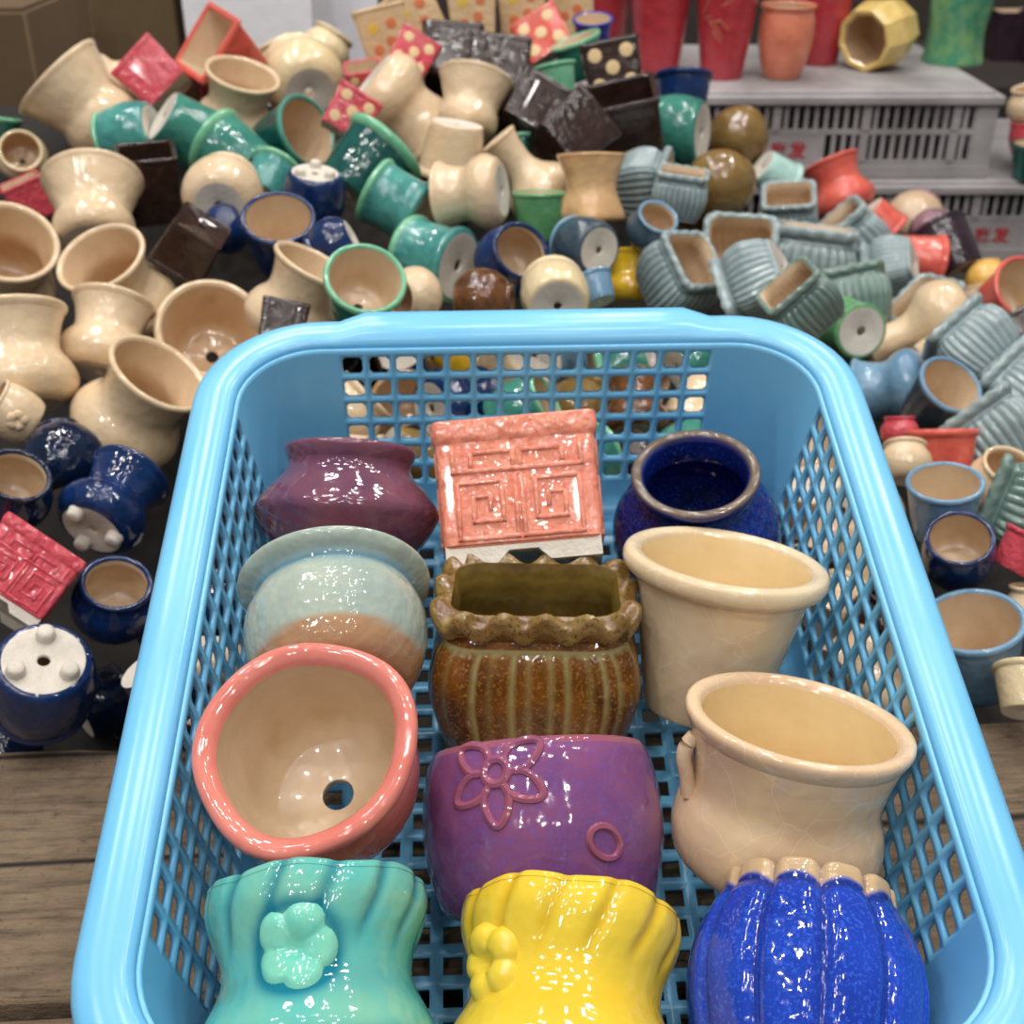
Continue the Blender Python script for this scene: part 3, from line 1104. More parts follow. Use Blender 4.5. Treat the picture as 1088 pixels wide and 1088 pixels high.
mould('facet', [(0.36, 0), (0.40, 0.02), (0.47, 0.25), (0.5, 0.45), (0.47, 0.66), (0.44, 0.76)],
      [(0.44, 0.76), (0.44, 0.79), (0.42, 0.81), (0.38, 0.80), (0.35, 0.77)],
      [(0.35, 0.77), (0.40, 0.6), (0.42, 0.42), (0.38, 0.12), (0.26, 0.06)], sec=[(math.cos(2 * math.pi * k / 9), math.sin(2 * math.pi * k / 9)) for k in range(9)], sharp=25)
mould('swirl', [(0.43, 0), (0.45, 0.02), (0.42, 0.2), (0.415, 0.45), (0.45, 0.75), (0.475, 1.02)],
      [(0.475, 1.02), (0.49, 1.05), (0.485, 1.08), (0.455, 1.085), (0.43, 1.06)],
      [(0.43, 1.06), (0.40, 0.75), (0.37, 0.4), (0.38, 0.1), (0.28, 0.06)],
      fn=lambda x, y, z, a, r: (x * (1 + 0.035 * math.sin(9 * a + 4 * z)), y * (1 + 0.035 * math.sin(9 * a + 4 * z)), z))
def rib_fn2(x, y, z, a, r):
    if z < 0.68:
        k = 1 - 0.07 * (1 - rib_at(a, z)) * max(0, min(1, (z - 0.02) / 0.05)) * max(0, min(1, (0.67 - z) / 0.05))
        return x * k, y * k, z
    w = math.sin(perim_phase(a, 0.9)[0] * 5 * math.pi)
    q = max(0, min(1, (z - 0.69) / 0.05)) * max(0.0, min(1, (r - 0.385) / 0.05))
    return x, y, z + 0.010 * w * q


RIB2 = pot_parts('ribbed_square', rb_o, [(r * 0.99, z) for r, z in rb_r], rb_i, sec_square(0.34, 14, 30, aspect=0.9), fn=rib_fn2, attrs={'pool': lambda a, r, z: rib_pool(a, r, z) * 0.9}, sub=4)
KIND['ribbed'] = dict(parts=RIB2, H=0.82, outer=rb_o, rmax=0.47)
SQL = sec_square(0.12, 3, 3)
mould('cube', [(0.42, 0), (0.44, 0.015), (0.455, 0.35), (0.47, 0.70), (0.475, 0.78)],
      [(0.475, 0.78), (0.49, 0.80), (0.49, 0.86), (0.475, 0.875), (0.43, 0.875), (0.415, 0.85)],
      [(0.415, 0.85), (0.41, 0.7), (0.39, 0.3), (0.37, 0.10), (0.28, 0.06)], sec=SQL, sharp=35)
mould('funnel', [(0.26, 0), (0.28, 0.015), (0.36, 0.30), (0.43, 0.58), (0.465, 0.70)],
      [(0.465, 0.70), (0.5, 0.72), (0.5, 0.765), (0.485, 0.78), (0.43, 0.78), (0.415, 0.75)],
      [(0.415, 0.75), (0.39, 0.6), (0.31, 0.3), (0.24, 0.09), (0.18, 0.05)], sec=SQL, sharp=35)
mould('pillar', [(0.36, 0), (0.375, 0.015), (0.40, 0.4), (0.43, 0.8), (0.445, 0.98)],
      [(0.445, 0.98), (0.46, 1.0), (0.46, 1.04), (0.445, 1.055), (0.40, 1.055), (0.385, 1.03)],
      [(0.385, 1.03), (0.37, 0.8), (0.33, 0.3), (0.31, 0.10), (0.24, 0.06)], sec=SQL, sharp=35)
KIND['fret'] = dict(parts=SQUARE_PARTS, H=0.88, outer=sq_o, rmax=0.5, fret=True)


def dots_mesh(outer, side, spots, rad=0.10, lift=0.012):
    m = MB()
    q = R(90 * side)
    c, s = math.cos(q), math.sin(q)
    for u, z in spots:
        n = 14
        vs = []
        for off, k in ((-0.01, 1.0), (lift * 0.7, 0.95), (lift, 0.75)):
            for j in range(n):
                a = 2 * math.pi * j / n
                zz = z + rad * k * math.sin(a)
                y = -radius_at(outer, zz) - off
                x = u + rad * k * math.cos(a)
                vs.append((x * c - y * s, x * s + y * c, zz))
        fs = [(i * n + j, i * n + (j + 1) % n, (i + 1) * n + (j + 1) % n, (i + 1) * n + j) for i in range(2) for j in range(n)]
        fs.append(tuple(2 * n + j for j in range(n)))
        m.add(vs, fs)
    return m.mesh('dots')


CUBE_O = KIND['cube']['outer']
DOTS = [dots_mesh(CUBE_O, 0, [(-0.26, 0.18), (0.26, 0.18), (0, 0.43), (-0.26, 0.66), (0.26, 0.66)], 0.12),
        dots_mesh(CUBE_O, 1, [(-0.24, 0.2), (0.24, 0.66)], 0.12), dots_mesh(CUBE_O, 2, [(0, 0.43)]), dots_mesh(CUBE_O, 3, [(-0.24, 0.2), (0, 0.43), (0.24, 0.66)], 0.12)]
PIL_O = KIND['pillar']['outer']
PRINTS = [(dots_mesh(PIL_O, k, [(0.10, 0.46), (0.16, 0.74), (-0.14, 0.36)], 0.095, 0.004), dots_mesh(PIL_O, k, [(-0.16, 0.72)], 0.10, 0.004)) for k in range(4)]


def feet_mesh():
    m = MB()
    for k in range(3):
        a = R(90 + 120 * k)
        vs, fs = [], []
        n = 14
        cx, cy = 0.27 * math.cos(a), 0.27 * math.sin(a)
        prof = [(0.10, 0.02), (0.088, -0.03), (0.082, -0.075), (0.066, -0.095), (0.03, -0.10)]
        for r_, z in prof:
            for j in range(n):
                t = 2 * math.pi * j / n
                vs.append((cx + r_ * math.cos(t), cy + r_ * math.sin(t), z))
        fs = [(i * n + (j + 1) % n, i * n + j, (i + 1) * n + j, (i + 1) * n + (j + 1) % n) for i in range(len(prof) - 1) for j in range(n)]
        fs.append(tuple((len(prof) - 1) * n + j for j in range(n))[::-1])
        yield mesh('foot', vs, fs)


FEET = list(feet_mesh())


def handle_mesh(outer):
    m = MB()
    pts = [wrap(outer, R(90), z, off)[0] for z, off in ((0.60, -0.02), (0.60, 0.08), (0.52, 0.16), (0.38, 0.16), (0.28, 0.08), (0.26, -0.02))]
    m.tube([Vector(p) for p in cr([tuple(p) for p in pts], 5)], 0.04, 10)
    return m.mesh('handle')


HANDLE = handle_mesh(KIND['barrel']['outer'])


# ------------------------------------------------------------------ glazes of the heap
def gz(name, c1, c2=None, **kw):
    return glaze(name, c1, c2, **kw)


GL = {
    'cream': gz('heap cream glaze', (221, 196, 163), (212, 184, 147), rough=0.10, scale=2),
    'ivory': gz('heap ivory glaze', (224, 204, 166), (214, 192, 148), rough=0.12, scale=2),
    'peach': gz('heap peach glaze', (220, 180, 132), (206, 160, 112), rough=0.12, scale=2),
    'teal': gz('heap teal glaze', (66, 138, 120), (44, 108, 98), rough=0.09, scale=3),
    'aqua': gz('heap aqua glaze', (84, 156, 146), (52, 120, 118), rough=0.07, scale=3),
    'deepteal': gz('heap deep teal glaze', (24, 86, 78), (14, 66, 64), rough=0.10, scale=3),
    'navy': gz('heap navy glaze', (20, 48, 96), (12, 32, 70), rough=0.08, scale=3),
    'ink': gz('heap ink blue glaze', (12, 30, 60), (8, 20, 42), rough=0.08, scale=3),
    'coral': gz('heap coral glaze', (220, 104, 88), (202, 84, 72), rough=0.16, scale=3),
    'red': gz('heap red glaze', (210, 84, 94), (192, 66, 78), rough=0.12, scale=3, wav=0.2),
    'brown': gz('heap chocolate glaze', (58, 40, 34), (42, 28, 24), rough=0.2, scale=4, wav=0.1),
    'olive': gz('heap olive glaze', (132, 106, 58), (110, 84, 46), rough=0.12, scale=2),
    'rust': gz('heap rust glaze', (116, 74, 40), (70, 44, 26), rough=0.1, scale=5),
    'greyblue': gz('heap grey-blue glaze', (152, 166, 166), (132, 148, 150), rough=0.14, scale=3, pool=(96, 116, 122)),
    'greygreen': gz('heap grey-green glaze', (122, 144, 134), (98, 122, 116), rough=0.16, scale=3, pool=(84, 104, 100)),
    'skyblue': gz('heap sky grey glaze', (120, 156, 182), (96, 132, 160), rough=0.12, scale=2),
    'slate': gz('heap slate glaze', (70, 88, 100), (48, 62, 74), rough=0.12, scale=3),
    'yellow': gz('heap yellow glaze', (222, 180, 44), (206, 160, 34), rough=0.12, scale=2),
    'ochre': gz('heap ochre glaze', (224, 178, 92), (206, 156, 72), rough=0.2, scale=2),
    'green': gz('heap leaf green glaze', (104, 162, 108), (82, 140, 92), rough=0.12, scale=3),
    'mint': gz('heap mint glaze', (128, 190, 150), (96, 164, 128), rough=0.12, scale=3),
    'celadon': gz('heap speckled celadon glaze', (172, 208, 198), (150, 190, 182), rough=0.2, scale=5, speck=(214, 232, 224)),
    'plum': gz('heap plum glaze', (52, 34, 44), (36, 24, 32), rough=0.2, scale=3),
    'mauve': gz('heap mauve glaze', (150, 112, 122), (122, 86, 98), rough=0.16, scale=3),
    'royal': gz('heap royal glaze', (26, 56, 170), (18, 40, 130), rough=0.1, scale=3),
    'crimson': gz('red vase glaze', (184, 60, 68), (164, 48, 58), rough=0.32, scale=3, wav=0.15),
    'salmon': gz('salmon glaze', (226, 138, 108), (206, 116, 90), rough=0.3, scale=3),
    'straw': gz('straw glaze', (222, 194, 122), (202, 168, 92), rough=0.16, scale=4),
    'swirlgreen': gz('streaked green glaze', (58, 132, 106), (126, 164, 104), rough=0.12, scale=4),
    'oatmeal': gz('oatmeal glaze', (206, 176, 136), (192, 160, 120), rough=0.3, scale=3),
    'sand': gz('beige glaze', (206, 180, 150), (190, 160, 130), rough=0.2, scale=3),
}
RIMS = {'teal': 'mint', 'aqua': 'mint', 'deepteal': 'mint', 'slate': 'skyblue'}
LIN_CREAM = glaze('cream lining', (216, 186, 150), (200, 166, 128), 0.2, 2, wav=0.03)
M_ORANGE = plain('orange print', (206, 112, 64), 0.4, 0.2)
M_YELLOW = plain('yellow print', (216, 178, 64), 0.4, 0.2)
M_DOT = plain('cream dot', (222, 190, 142), 0.35, 0.15)
M_BLACK = plain('black dot', (26, 22, 22), 0.4, 0.1, bump=0)

HEAP = []      # dicts waiting to be settled


def pot(kind, px, py, size, col, axis, tilt, label, spin=0.0, dz=0.0, z=None, name=None, extra=None, cat='pot', group=None, rim=None, fixed=False):
    k = KIND[kind]
    d = ray(px, py)
    if z is None:
        # meet the slope of the heap (height of pot middles)
        lo, hi = 0.3, 2.2
        for _ in range(50):
            m_ = (lo + hi) / 2
            q = CAM + d * m_
            h = max(0.012, slope(q.x) * (min(q.y, 1.25) - 0.5) + 0.012)
            if q.z > h:
                lo = m_
            else:
                hi = m_
        z = lo
        z = min(z, 1.28)
    HEAP.append(dict(kind=kind, px=px, py=py, size=size, col=col, axis=axis, tilt=tilt, label=label, spin=spin, z=z - dz, z0=z - dz,
                     name=name, extra=extra, cat=cat, group=group, rim=rim, fixed=fixed, idx=len(HEAP)))


NAMES = {'waist': 'flower_pot', 'flare': 'flower_pot', 'belly': 'round_pot', 'cup': 'flower_pot', 'deepcup': 'flower_pot', 'barrel': 'barrel_pot', 'drum': 'drum_pot',
         'ball': 'ball_pot', 'spool': 'waisted_pot', 'gourd': 'gourd_pot', 'tall': 'tall_vase', 'facet': 'faceted_pot', 'swirl': 'fluted_pot', 'ribbed': 'ribbed_planter',
         'cube': 'square_flower_pot', 'funnel': 'square_flower_pot', 'pillar': 'square_flower_pot', 'fret': 'square_flower_pot'}

# kind, middle in view, width, glaze, opening direction, tilt towards viewer, label
# --- the cream side of the heap
pot('flare', 100, 118, 116, 'cream', 138, -8, 'big cream flared pot on its side atop the heap, against the cardboard box')
pot('cube', 164, 82, 62, 'red', 140, -20, 'red square pot lying beside the big cream flared pot, below the cardboard box')
pot('funnel', 244, 62, 76, 'coral', 150, 28, 'coral square funnel pot tipped up in front of the white foam box')
pot('belly', 22, 168, 54, 'ivory', 100, 72, 'small ivory pot whose narrow dark mouth faces out, at the edge near the cardboard box')
pot('cup', 0, 143, 46, 'deepteal', 90, 0, 'dark teal pot mostly out of view above the small ivory pot')
pot('cube', 34, 208, 46, 'red', 120, 10, 'small red square pot wedged under the small ivory pot')
pot('flare', 100, 226, 118, 'cream', 92, -38, 'plump cream flared pot showing part of its white foot, beside the brown square pot')
pot('waist', 134, 304, 112, 'cream', 124, 38, 'cream waisted pot with slanting oval mouth, in front of the plump cream pot')
pot('waist', 10, 284, 118, 'cream', 84, 52, 'large cream pot with shadowed mouth at the heap edge, below the red square pot')
pot('waist', 26, 378, 132, 'cream', 96, -14, 'large cream pot at the edge, below the pot with shadowed mouth')
pot('waist', 106, 362, 104, 'cream', 78, -22, 'cream waisted pot standing below the slanting oval mouth')
pot('waist', 140, 435, 132, 'cream', 58, 34, 'big cream waisted pot with oval mouth, resting on the navy pots')
pot('cup', 221, 370, 118, 'cream', 94, 66, 'cream round pot whose wide mouth and drain hole face out, next to the basket corner')
pot('waist', 317, 320, 100, 'cream', 64, 18, 'cream waisted pot with narrow slanting mouth, just behind the basket rim')
pot('belly', 240, 204, 96, 'cream', 70, -66, 'round cream pot showing its white foot and drain hole, above the navy pots')
pot('waist', 252, 107, 86, 'cream', 80, 26, 'cream waisted pot with open mouth in front of the coral funnel pot', dz=0.03)
pot('belly', 322, 84, 88, 'ivory', 118, -62, 'ivory pot with its white foot turned out, beside the deep teal cup')
pot('belly', 345, 54, 54, 'ivory', 60, -10, 'ivory pot topmost in front of the white foam box')
pot('belly', 298, 66, 58, 'ivory', 120, 0, 'ivory pot between the coral funnel pot and the topmost ivory pot')
pot('barrel', 18, 432, 66, 'cream', 150, 10, 'small cream pot with raised blossom at the edge, over the navy pots', extra='blossom')
pot('cube', 300, 348, 50, 'brown', 80, -20, 'chocolate square pot just showing above the basket rim')
# --- teal pots
pot('barrel', 142, 142, 78, 'aqua', 200, -24, 'glossy aqua pot covered in highlights above the brown square pot')
pot('cup', 190, 142, 90, 'teal', 330, -12, 'teal cup lying with flared edge, between the aqua pot and the round cream pot')
pot('cup', 256, 160, 84, 'teal', 150, -25, 'teal cup on its side behind the round cream pot')
pot('cup', 282, 186, 66, 'aqua', 60, -30, 'aqua cup squeezed between the round cream pot and the navy pot')
pot('deepcup', 304, 151, 80, 'deepteal', 28, 42, 'deep teal cup with beige inside tilted open, under the white-footed ivory pot', rim='teal')
pot('cup', 388, 182, 98, 'deepteal', 48, -16, 'deep teal cup with its rim turned uphill, in the middle of the heap')
pot('drum', 424, 220, 76, 'aqua', 152, -14, 'glossy aqua drum pot lying above the pot with round white foot')
pot('drum', 462, 276, 84, 'aqua', 166, -34, 'aqua drum pot with round white foot and hole turned out, behind the basket')
pot('cup', 384, 314, 88, 'teal', 76, 56, 'teal pot with pale rim and wide beige mouth, just behind the basket rim', rim='mint')
pot('barrel', 718, 140, 76, 'teal', 176, -18, 'teal barrel pot on its side next to the two olive ball pots')
pot('deepcup', 572, 230, 58, 'green', 90, 6, 'leaf green pot standing behind the navy mouth')
pot('cup', 592, 86, 46, 'mint', 100, -5, 'mint green mug near the dotted dice pot')
pot('cup', 618, 62, 56, 'teal', 110, 10, 'teal mug leaning behind the dotted dice pot')
pot('belly', 548, 158, 42, 'deepteal', 90, 0, 'deep teal pot buried below the chocolate cubes')
# --- navy pots
pot('barrel', 334, 208, 66, 'navy', 268, -22, 'navy pot upside down with beige feet, under the deep teal cup', extra='feet')
pot('belly', 352, 262, 62, 'navy', 210, -10, 'navy round pot beside the pale-rimmed teal pot')
pot('deepcup', 298, 256, 80, 'navy', 96, 44, 'navy cup with brown inside behind the narrow slanting cream mouth')
pot('belly', 542, 278, 78, 'navy', 44, 56, 'navy round pot with open ring mouth, behind the middle of the basket rim')
pot('barrel', 622, 262, 64, 'slate', 165, -52, 'slate pot showing pale foot and drain hole, next to the navy ring mouth', rim='skyblue')
pot('belly', 236, 246, 60, 'navy', 200, 0, 'navy pot mostly hidden below the round cream pot')
pot('ball', 62, 486, 96, 'ink', 100, -20, 'ink blue ball pot under the big cream waisted pot')
pot('belly', 10, 528, 88, 'ink', 72, 50, 'ink blue pot with open mouth at the edge, above the red square pot')
pot('waist', 112, 530, 104, 'navy', 56, -34, 'navy waisted pot tipped over with three beige feet showing', extra='feet')
pot('fret', 20, 612, 104, 'red', 54, -10, 'red square pot with raised key pattern among the navy pots', spin=0)
pot('belly', 122, 640, 100, 'navy', 84, 52, 'navy round pot with open beige mouth, close to the basket rim')
pot('barrel', 48, 722, 122, 'navy', 266, -58, 'navy barrel pot upside down with three white feet and drain hole', extra='feet')
pot('barrel', 110, 746, 70, 'ink', 30, -10, 'ink blue pot with loop handle, by the plank edge', extra='handle', z=0.668, fixed=True)
pot('barrel', 12, 794, 66, 'ink', 200, 10, 'ink blue pot at the edge, below the white-footed barrel', z=0.645, fixed=True)
pot('cup', 725, 104, 64, 'navy', 88, -14, 'navy pot standing against the grey crate')
pot('cup', 630, 36, 44, 'royal', 90, 20, 'royal blue pot in front of the red vases')
# --- middle: cream, brown cubes
pot('waist', 426, 112, 104, 'cream', 320, -6, 'cream waisted pot lying with foot uphill, centre of the heap')
pot('flare', 500, 116, 84, 'cream', 78, -24, 'cream flared pot with wide rim up, below the chocolate cubes')
pot('cup', 482, 158, 78, 'cream', 262, -10, 'cream cone-shaped pot upside down, in front of the flared one')
pot('waist', 502, 206, 80, 'cream', 186, -18, 'cream waisted pot on its side, above the navy ring mouth')
pot('gourd', 562, 186, 76, 'cream', 130, 5, 'small cream gourd pot behind the leaf green pot')
pot('spool', 628, 200, 70, 'peach', 90, -2, 'peach waisted pot standing beside the ribbed planters', dz=0.02)
pot('barrel', 590, 314, 74, 'ivory', 104, -66, 'ivory pot with its foot and drain hole turned up, right behind the basket rim')
pot('belly', 440, 314, 62, 'cream', 190, 42, 'cream pot with shadowed mouth just above the basket rim')
pot('ball', 514, 320, 70, 'rust', 0, 10, 'glossy rust brown ball pot just above the basket rim')
pot('cup', 634, 308, 44, 'skyblue', 110, -20, 'small sky blue pot between the ivory foot and the yellow pot')
pot('waist', 670, 298, 60, 'yellow', 86, -16, 'small yellow waisted pot behind the basket rim')
pot('pillar', 160, 196, 62, 'brown', 100, 20, 'chocolate square pot with dark mouth, beside the plump cream pot')
pot('cube', 196, 258, 66, 'brown', 240, -30, 'chocolate square pot lying under the round cream pot')
pot('cube', 482, 62, 66, 'brown', 88, -30, 'chocolate square pot below the printed square pots')
pot('cube', 528, 82, 66, 'brown', 84, -34, 'chocolate square pot second along from the printed pots')
pot('cube', 566, 122, 64, 'brown', 60, -30, 'sparkling chocolate square pot above the small gourd pot')
pot('cube', 604, 142, 70, 'brown', 40, -26, 'chocolate square pot covered in highlights above the peach pot')
pot('cube', 664, 132, 78, 'brown', 100, 22, 'open chocolate square pot below the dotted dice pot')
pot('cube', 652, 76, 62, 'brown', 100, -8, 'chocolate dice pot with cream raised dots', extra='dots', name='dice_pot')
pot('cube', 586, 42, 54, 'coral', 120, -30, 'coral dice pot with cream dots in front of the printed pots', extra='dots', name='dice_pot')
pot('cube', 372, 122, 52, 'red', 60, -10, 'red dice pot with cream dots beside the lying cream waisted pot', extra='dots', name='dice_pot')
pot('cube', 436, 62, 46, 'red', 60, -20, 'red dice pot with cream dots under the printed pots', extra='dots', name='dice_pot')
pot('cube', 388, 88, 40, 'red', 100, 20, 'small red dice pot beside the foam box', extra='dots', name='dice_pot')
for q, (px, py, sz, ax, t, lb) in enumerate([
        (410, 44, 56, 105, -6, 'oatmeal square pot printed with orange flowers, nearest the white foam box'),
        (446, 26, 58, 120, -10, 'oatmeal square pot printed with orange flowers, lying across its neighbour'),
        (502, 18, 54, 94, -8, 'oatmeal square pot printed with orange flowers, above the chocolate cubes'),
        (556, 14, 54, 92, -6, 'oatmeal square pot printed with orange flowers, third along from the foam box'),
        (606, 10, 52, 94, -4, 'oatmeal square pot printed with orange flowers, next to the red vases')]):
    pot('pillar', px, py, sz, 'oatmeal', ax, t, lb, extra='prints', group='printed square pots at the top of the heap')
# --- grey-blue ribbed planters and their neighbours
pot('ribbed', 684, 198, 68, 'greyblue', 4, 10, 'grey-blue ribbed planter on its side next to the peach pot', spin=20)
pot('ribbed', 722, 206, 56, 'greyblue', 80, 14, 'grey-blue ribbed planter under the teal barrel pot')
pot('belly', 692, 244, 54, 'slate', 60, 42, 'slate pot with small ring mouth beside the ribbed planters')
pot('ribbed', 728, 288, 84, 'greyblue', 44, 36, 'grey-blue ribbed planter tilted open above the yellow pot', spin=-30)
pot('ribbed', 784, 276, 80, 'greyblue', 84, 58, 'grey-blue planter whose square mouth faces out, under the olive balls')
pot('ribbed', 796, 308, 84, 'greyblue', 205, -12, 'grey-blue ribbed planter lying below the square mouth', spin=30)
pot('ribbed', 862, 284, 92, 'greyblue', 80, 6, 'bulging grey-blue ribbed planter with wavy rim, in front of the coral pot')
pot('ribbed', 904, 262, 78, 'greyblue', 128, 16, 'grey-blue ribbed planter leaning on the bulging one, mouth uphill')
pot('ribbed', 838, 228, 58, 'greyblue', 90, 34, 'grey-blue planter with square mouth behind the bulging one')
pot('ball', 784, 146, 66, 'olive', 60, -30, 'olive ball pot leaning on the crate, upper of two')
pot('ball', 766, 196, 74, 'olive', 20, -34, 'olive ball pot lower of two, above the square mouth', dz=0.03)
pot('cup', 822, 186, 52, 'celadon', 320, -22, 'speckled celadon cup in front of the crate label')
pot('waist', 892, 200, 66, 'coral', 110, -8, 'coral waisted pot with flared mouth against the crate slats')
pot('cup', 934, 234, 48, 'coral', 310, -12, 'small coral cup tipped down beside the ribbed planter')
pot('cup', 974, 276, 62, 'coral', 346, -18, 'coral cup tipped over in front of the plum pot')
pot('ribbed', 946, 286, 58, 'greyblue', 190, -10, 'small grey-blue ribbed planter beside the tipped coral cup', spin=40)
pot('ball', 972, 232, 62, 'sand', 60, -20, 'beige ball pot against the lower crate', rim='mauve')
pot('ball', 992, 246, 52, 'mauve', 40, -30, 'mauve ball pot behind the beige ball')
pot('deepcup', 1008, 268, 68, 'plum', 120, -20, 'dark plum pot leaning against the lower crate')
pot('ball', 1050, 298, 48, 'ochre', 90, -10, 'ochre ball pot beside the dark plum pot')
pot('barrel', 1040, 326, 52, 'sand', 96, -6, 'beige pot with two black spots and a yellow beak', extra='eyes', name='bird_pot')
pot('cup', 1072, 318, 78, 'coral', 30, 46, 'coral cup with beige inside at the edge, beside the spotted beige pot')
pot('cube', 1078, 364, 64, 'brown', 110, -20, 'chocolate square pot at the edge below the coral cup')
pot('ribbed', 990, 342, 82, 'greyblue', 112, 38, 'grey-blue planter with diamond-set square mouth, over the cream gourd', spin=35)
pot('ribbed', 914, 318, 72, 'greygreen', 100, -14, 'grey-green ribbed planter behind the white-footed green pot')
pot('ribbed', 852, 322, 70, 'greygreen', 130, 28, 'grey-green planter half hidden by the basket corner')
pot('drum', 910, 354, 66, 'green', 160, -60, 'green pot with white foot and drain hole turned out, near the basket corner')
pot('gourd', 976, 352, 92, 'cream', 200, 8, 'cream gourd pot lying across the sky blue pots')
pot('cube', 994, 378, 56, 'cream', 30, -40, 'cream square pot lying under the gourd')
pot('waist', 952, 408, 88, 'skyblue', 186, -8, 'sky blue waisted pot lying against the basket')
pot('deepcup', 999, 432, 78, 'slate', 46, 42, 'slate pot with sky blue rim and open mouth', rim='skyblue')
pot('ribbed', 1034, 368, 78, 'greyblue', 136, -10, 'grey-blue ribbed planter above the slate open mouth', spin=20)
pot('ribbed', 1056, 456, 86, 'greyblue', 126, -4, 'grey-blue ribbed planter covered in highlights, beside the slate mouth')
pot('ribbed', 1084, 408, 80, 'greyblue', 140, -10, 'grey-blue ribbed planter at the edge under the chocolate square pot', spin=20)
pot('cup', 1002, 490, 78, 'coral', 90, 2, 'coral cup upright below the slate open mouth')
pot('belly', 956, 458, 40, 'red', 90, 0, 'small red pot squeezed against the basket rim')
pot('belly', 962, 492, 56, 'cream', 90, -20, 'small cream pot under the small red pot, by the basket rim')
pot('deepcup', 1006, 542, 80, 'skyblue', 86, 34, 'sky blue cup with oval mouth above the navy-rimmed pot')
pot('belly', 1056, 512, 72, 'cream', 60, 40, 'cream pot with open mouth behind the scalloped grey planter')
pot('ribbed', 1084, 538, 92, 'greygreen', 158, 2, 'grey-green ribbed planter with wavy rim at the edge')
pot('barrel', 1018, 588, 78, 'navy', 84, 56, 'navy-rimmed pot with beige mouth beside the basket')
pot('deepcup', 1036, 694, 106, 'skyblue', 93, 42, 'large sky blue pot standing by the plank, close to the basket', rim='skyblue')
pot('cup', 1084, 590, 60, 'red', 60, 0, 'red pot at the edge under the wavy rim')
pot('belly', 1094, 640, 66, 'cream', 90, 10, 'cream pot at the edge behind the large sky blue pot')
pot('cup', 1090, 735, 70, 'ivory', 90, -20, 'ivory pot at the edge by the end of the plank')


# --- pots glimpsed behind and beneath the basket
def near_basket(p, r):
    q = B_INV @ p
    return abs(q.x) < BW / 2 + r and abs(q.y) < BL / 2 + r and -r < q.z < BH + r


rnd = random.Random(21)
NAMED = {'cream': 'cream', 'navy': 'navy', 'teal': 'teal', 'yellow': 'yellow', 'rust': 'rust brown', 'greygreen': 'grey-green', 'red': 'red', 'peach': 'peach', 'ink': 'ink blue', 'skyblue': 'sky blue', 'sand': 'beige', 'greyblue': 'grey-blue', 'coral': 'coral', 'brown': 'chocolate', 'olive': 'olive', 'ivory': 'ivory'}


def filler(px, py, size, col, where, kinds=('belly', 'cup', 'waist', 'barrel'), dz=0.0):
    pot(rnd.choice(kinds), px, py, size, col, rnd.uniform(0, 360), rnd.uniform(-50, 60), '%s glazed pot %s' % (NAMED[col], where), dz=dz, group='%s pots %s' % (NAMED[col], where))


for j, row in enumerate([['brown', 'navy', 'yellow', 'cream', 'skyblue', 'teal', 'teal'], ['cream', 'peach', 'navy', 'teal', 'olive', 'rust', 'cream'], ['cream', 'olive', 'sand', 'red', 'teal', 'brown', 'teal']]):
    for i, c in enumerate(row):
        filler(366 + 62 * i + rnd.uniform(-8, 8), 384 + 52 * j + rnd.uniform(-6, 6), rnd.uniform(74, 86), c, 'seen through the far mesh of the basket')
for px, py, c in ((876, 476, 'cream'), (868, 530, 'peach'), (912, 548, 'cream'), (880, 590, 'sand'), (926, 604, 'cream'), (888, 650, 'cream'), (938, 660, 'brown'), (900, 708, 'sand'), (948, 722, 'cream')):
    filler(px, py, 78, c, 'seen through the side mesh beside the coral cup')
for px, py, c in ((220, 470, 'ink'), (185, 520, 'navy'), (240, 540, 'ink'), (200, 590, 'ink'), (180, 660, 'navy'), (230, 650, 'ink'), (170, 730, 'ink'), (220, 720, 'cream')):
    filler(px, py, 84, c, 'seen through the side mesh beside the navy pots')
for q, (px, py, c) in enumerate([(300, 210, 'brown'), (360, 300, 'ink'), (430, 170, 'brown'), (470, 220, 'ink'), (530, 200, 'brown'), (650, 250, 'ink'), (600, 230, 'brown'), (700, 170, 'brown'),
                                 (750, 230, 'ink'), (830, 270, 'greyblue'), (880, 230, 'ink'), (960, 330, 'olive'), (930, 300, 'cream'), (1020, 440, 'ink'), (1040, 400, 'sand'), (1050, 600, 'red'),
                                 (1030, 540, 'ink'), (1060, 560, 'brown'), (60, 240, 'brown'), (70, 310, 'sand'), (170, 380, 'brown'), (60, 420, 'ink'), (60, 560, 'ink'), (80, 590, 'ink'), (10, 690, 'ink'),
                                 (100, 690, 'ink'), (270, 120, 'brown'), (360, 170, 'brown'), (210, 100, 'red'), (520, 290, 'ink'), (660, 200, 'ink'), (540, 120, 'brown'), (620, 110, 'brown'), (1010, 350, 'greyblue'),
                                 (1075, 480, 'sand'), (460, 100, 'brown'), (120, 90, 'cream'), (340, 120, 'teal')]):
    filler(px, py, 66, c, 'buried deep in the heap', dz=-0.045)

# ------------------------------------------------------------------ crates, cartons and what stands on them
M_CRATE = plain('grey crate plastic', (176, 170, 170), 0.5, 0.5, 9, 0.1)
M_RED = plain('red lettering', (178, 40, 48), 0.5, 0.15)


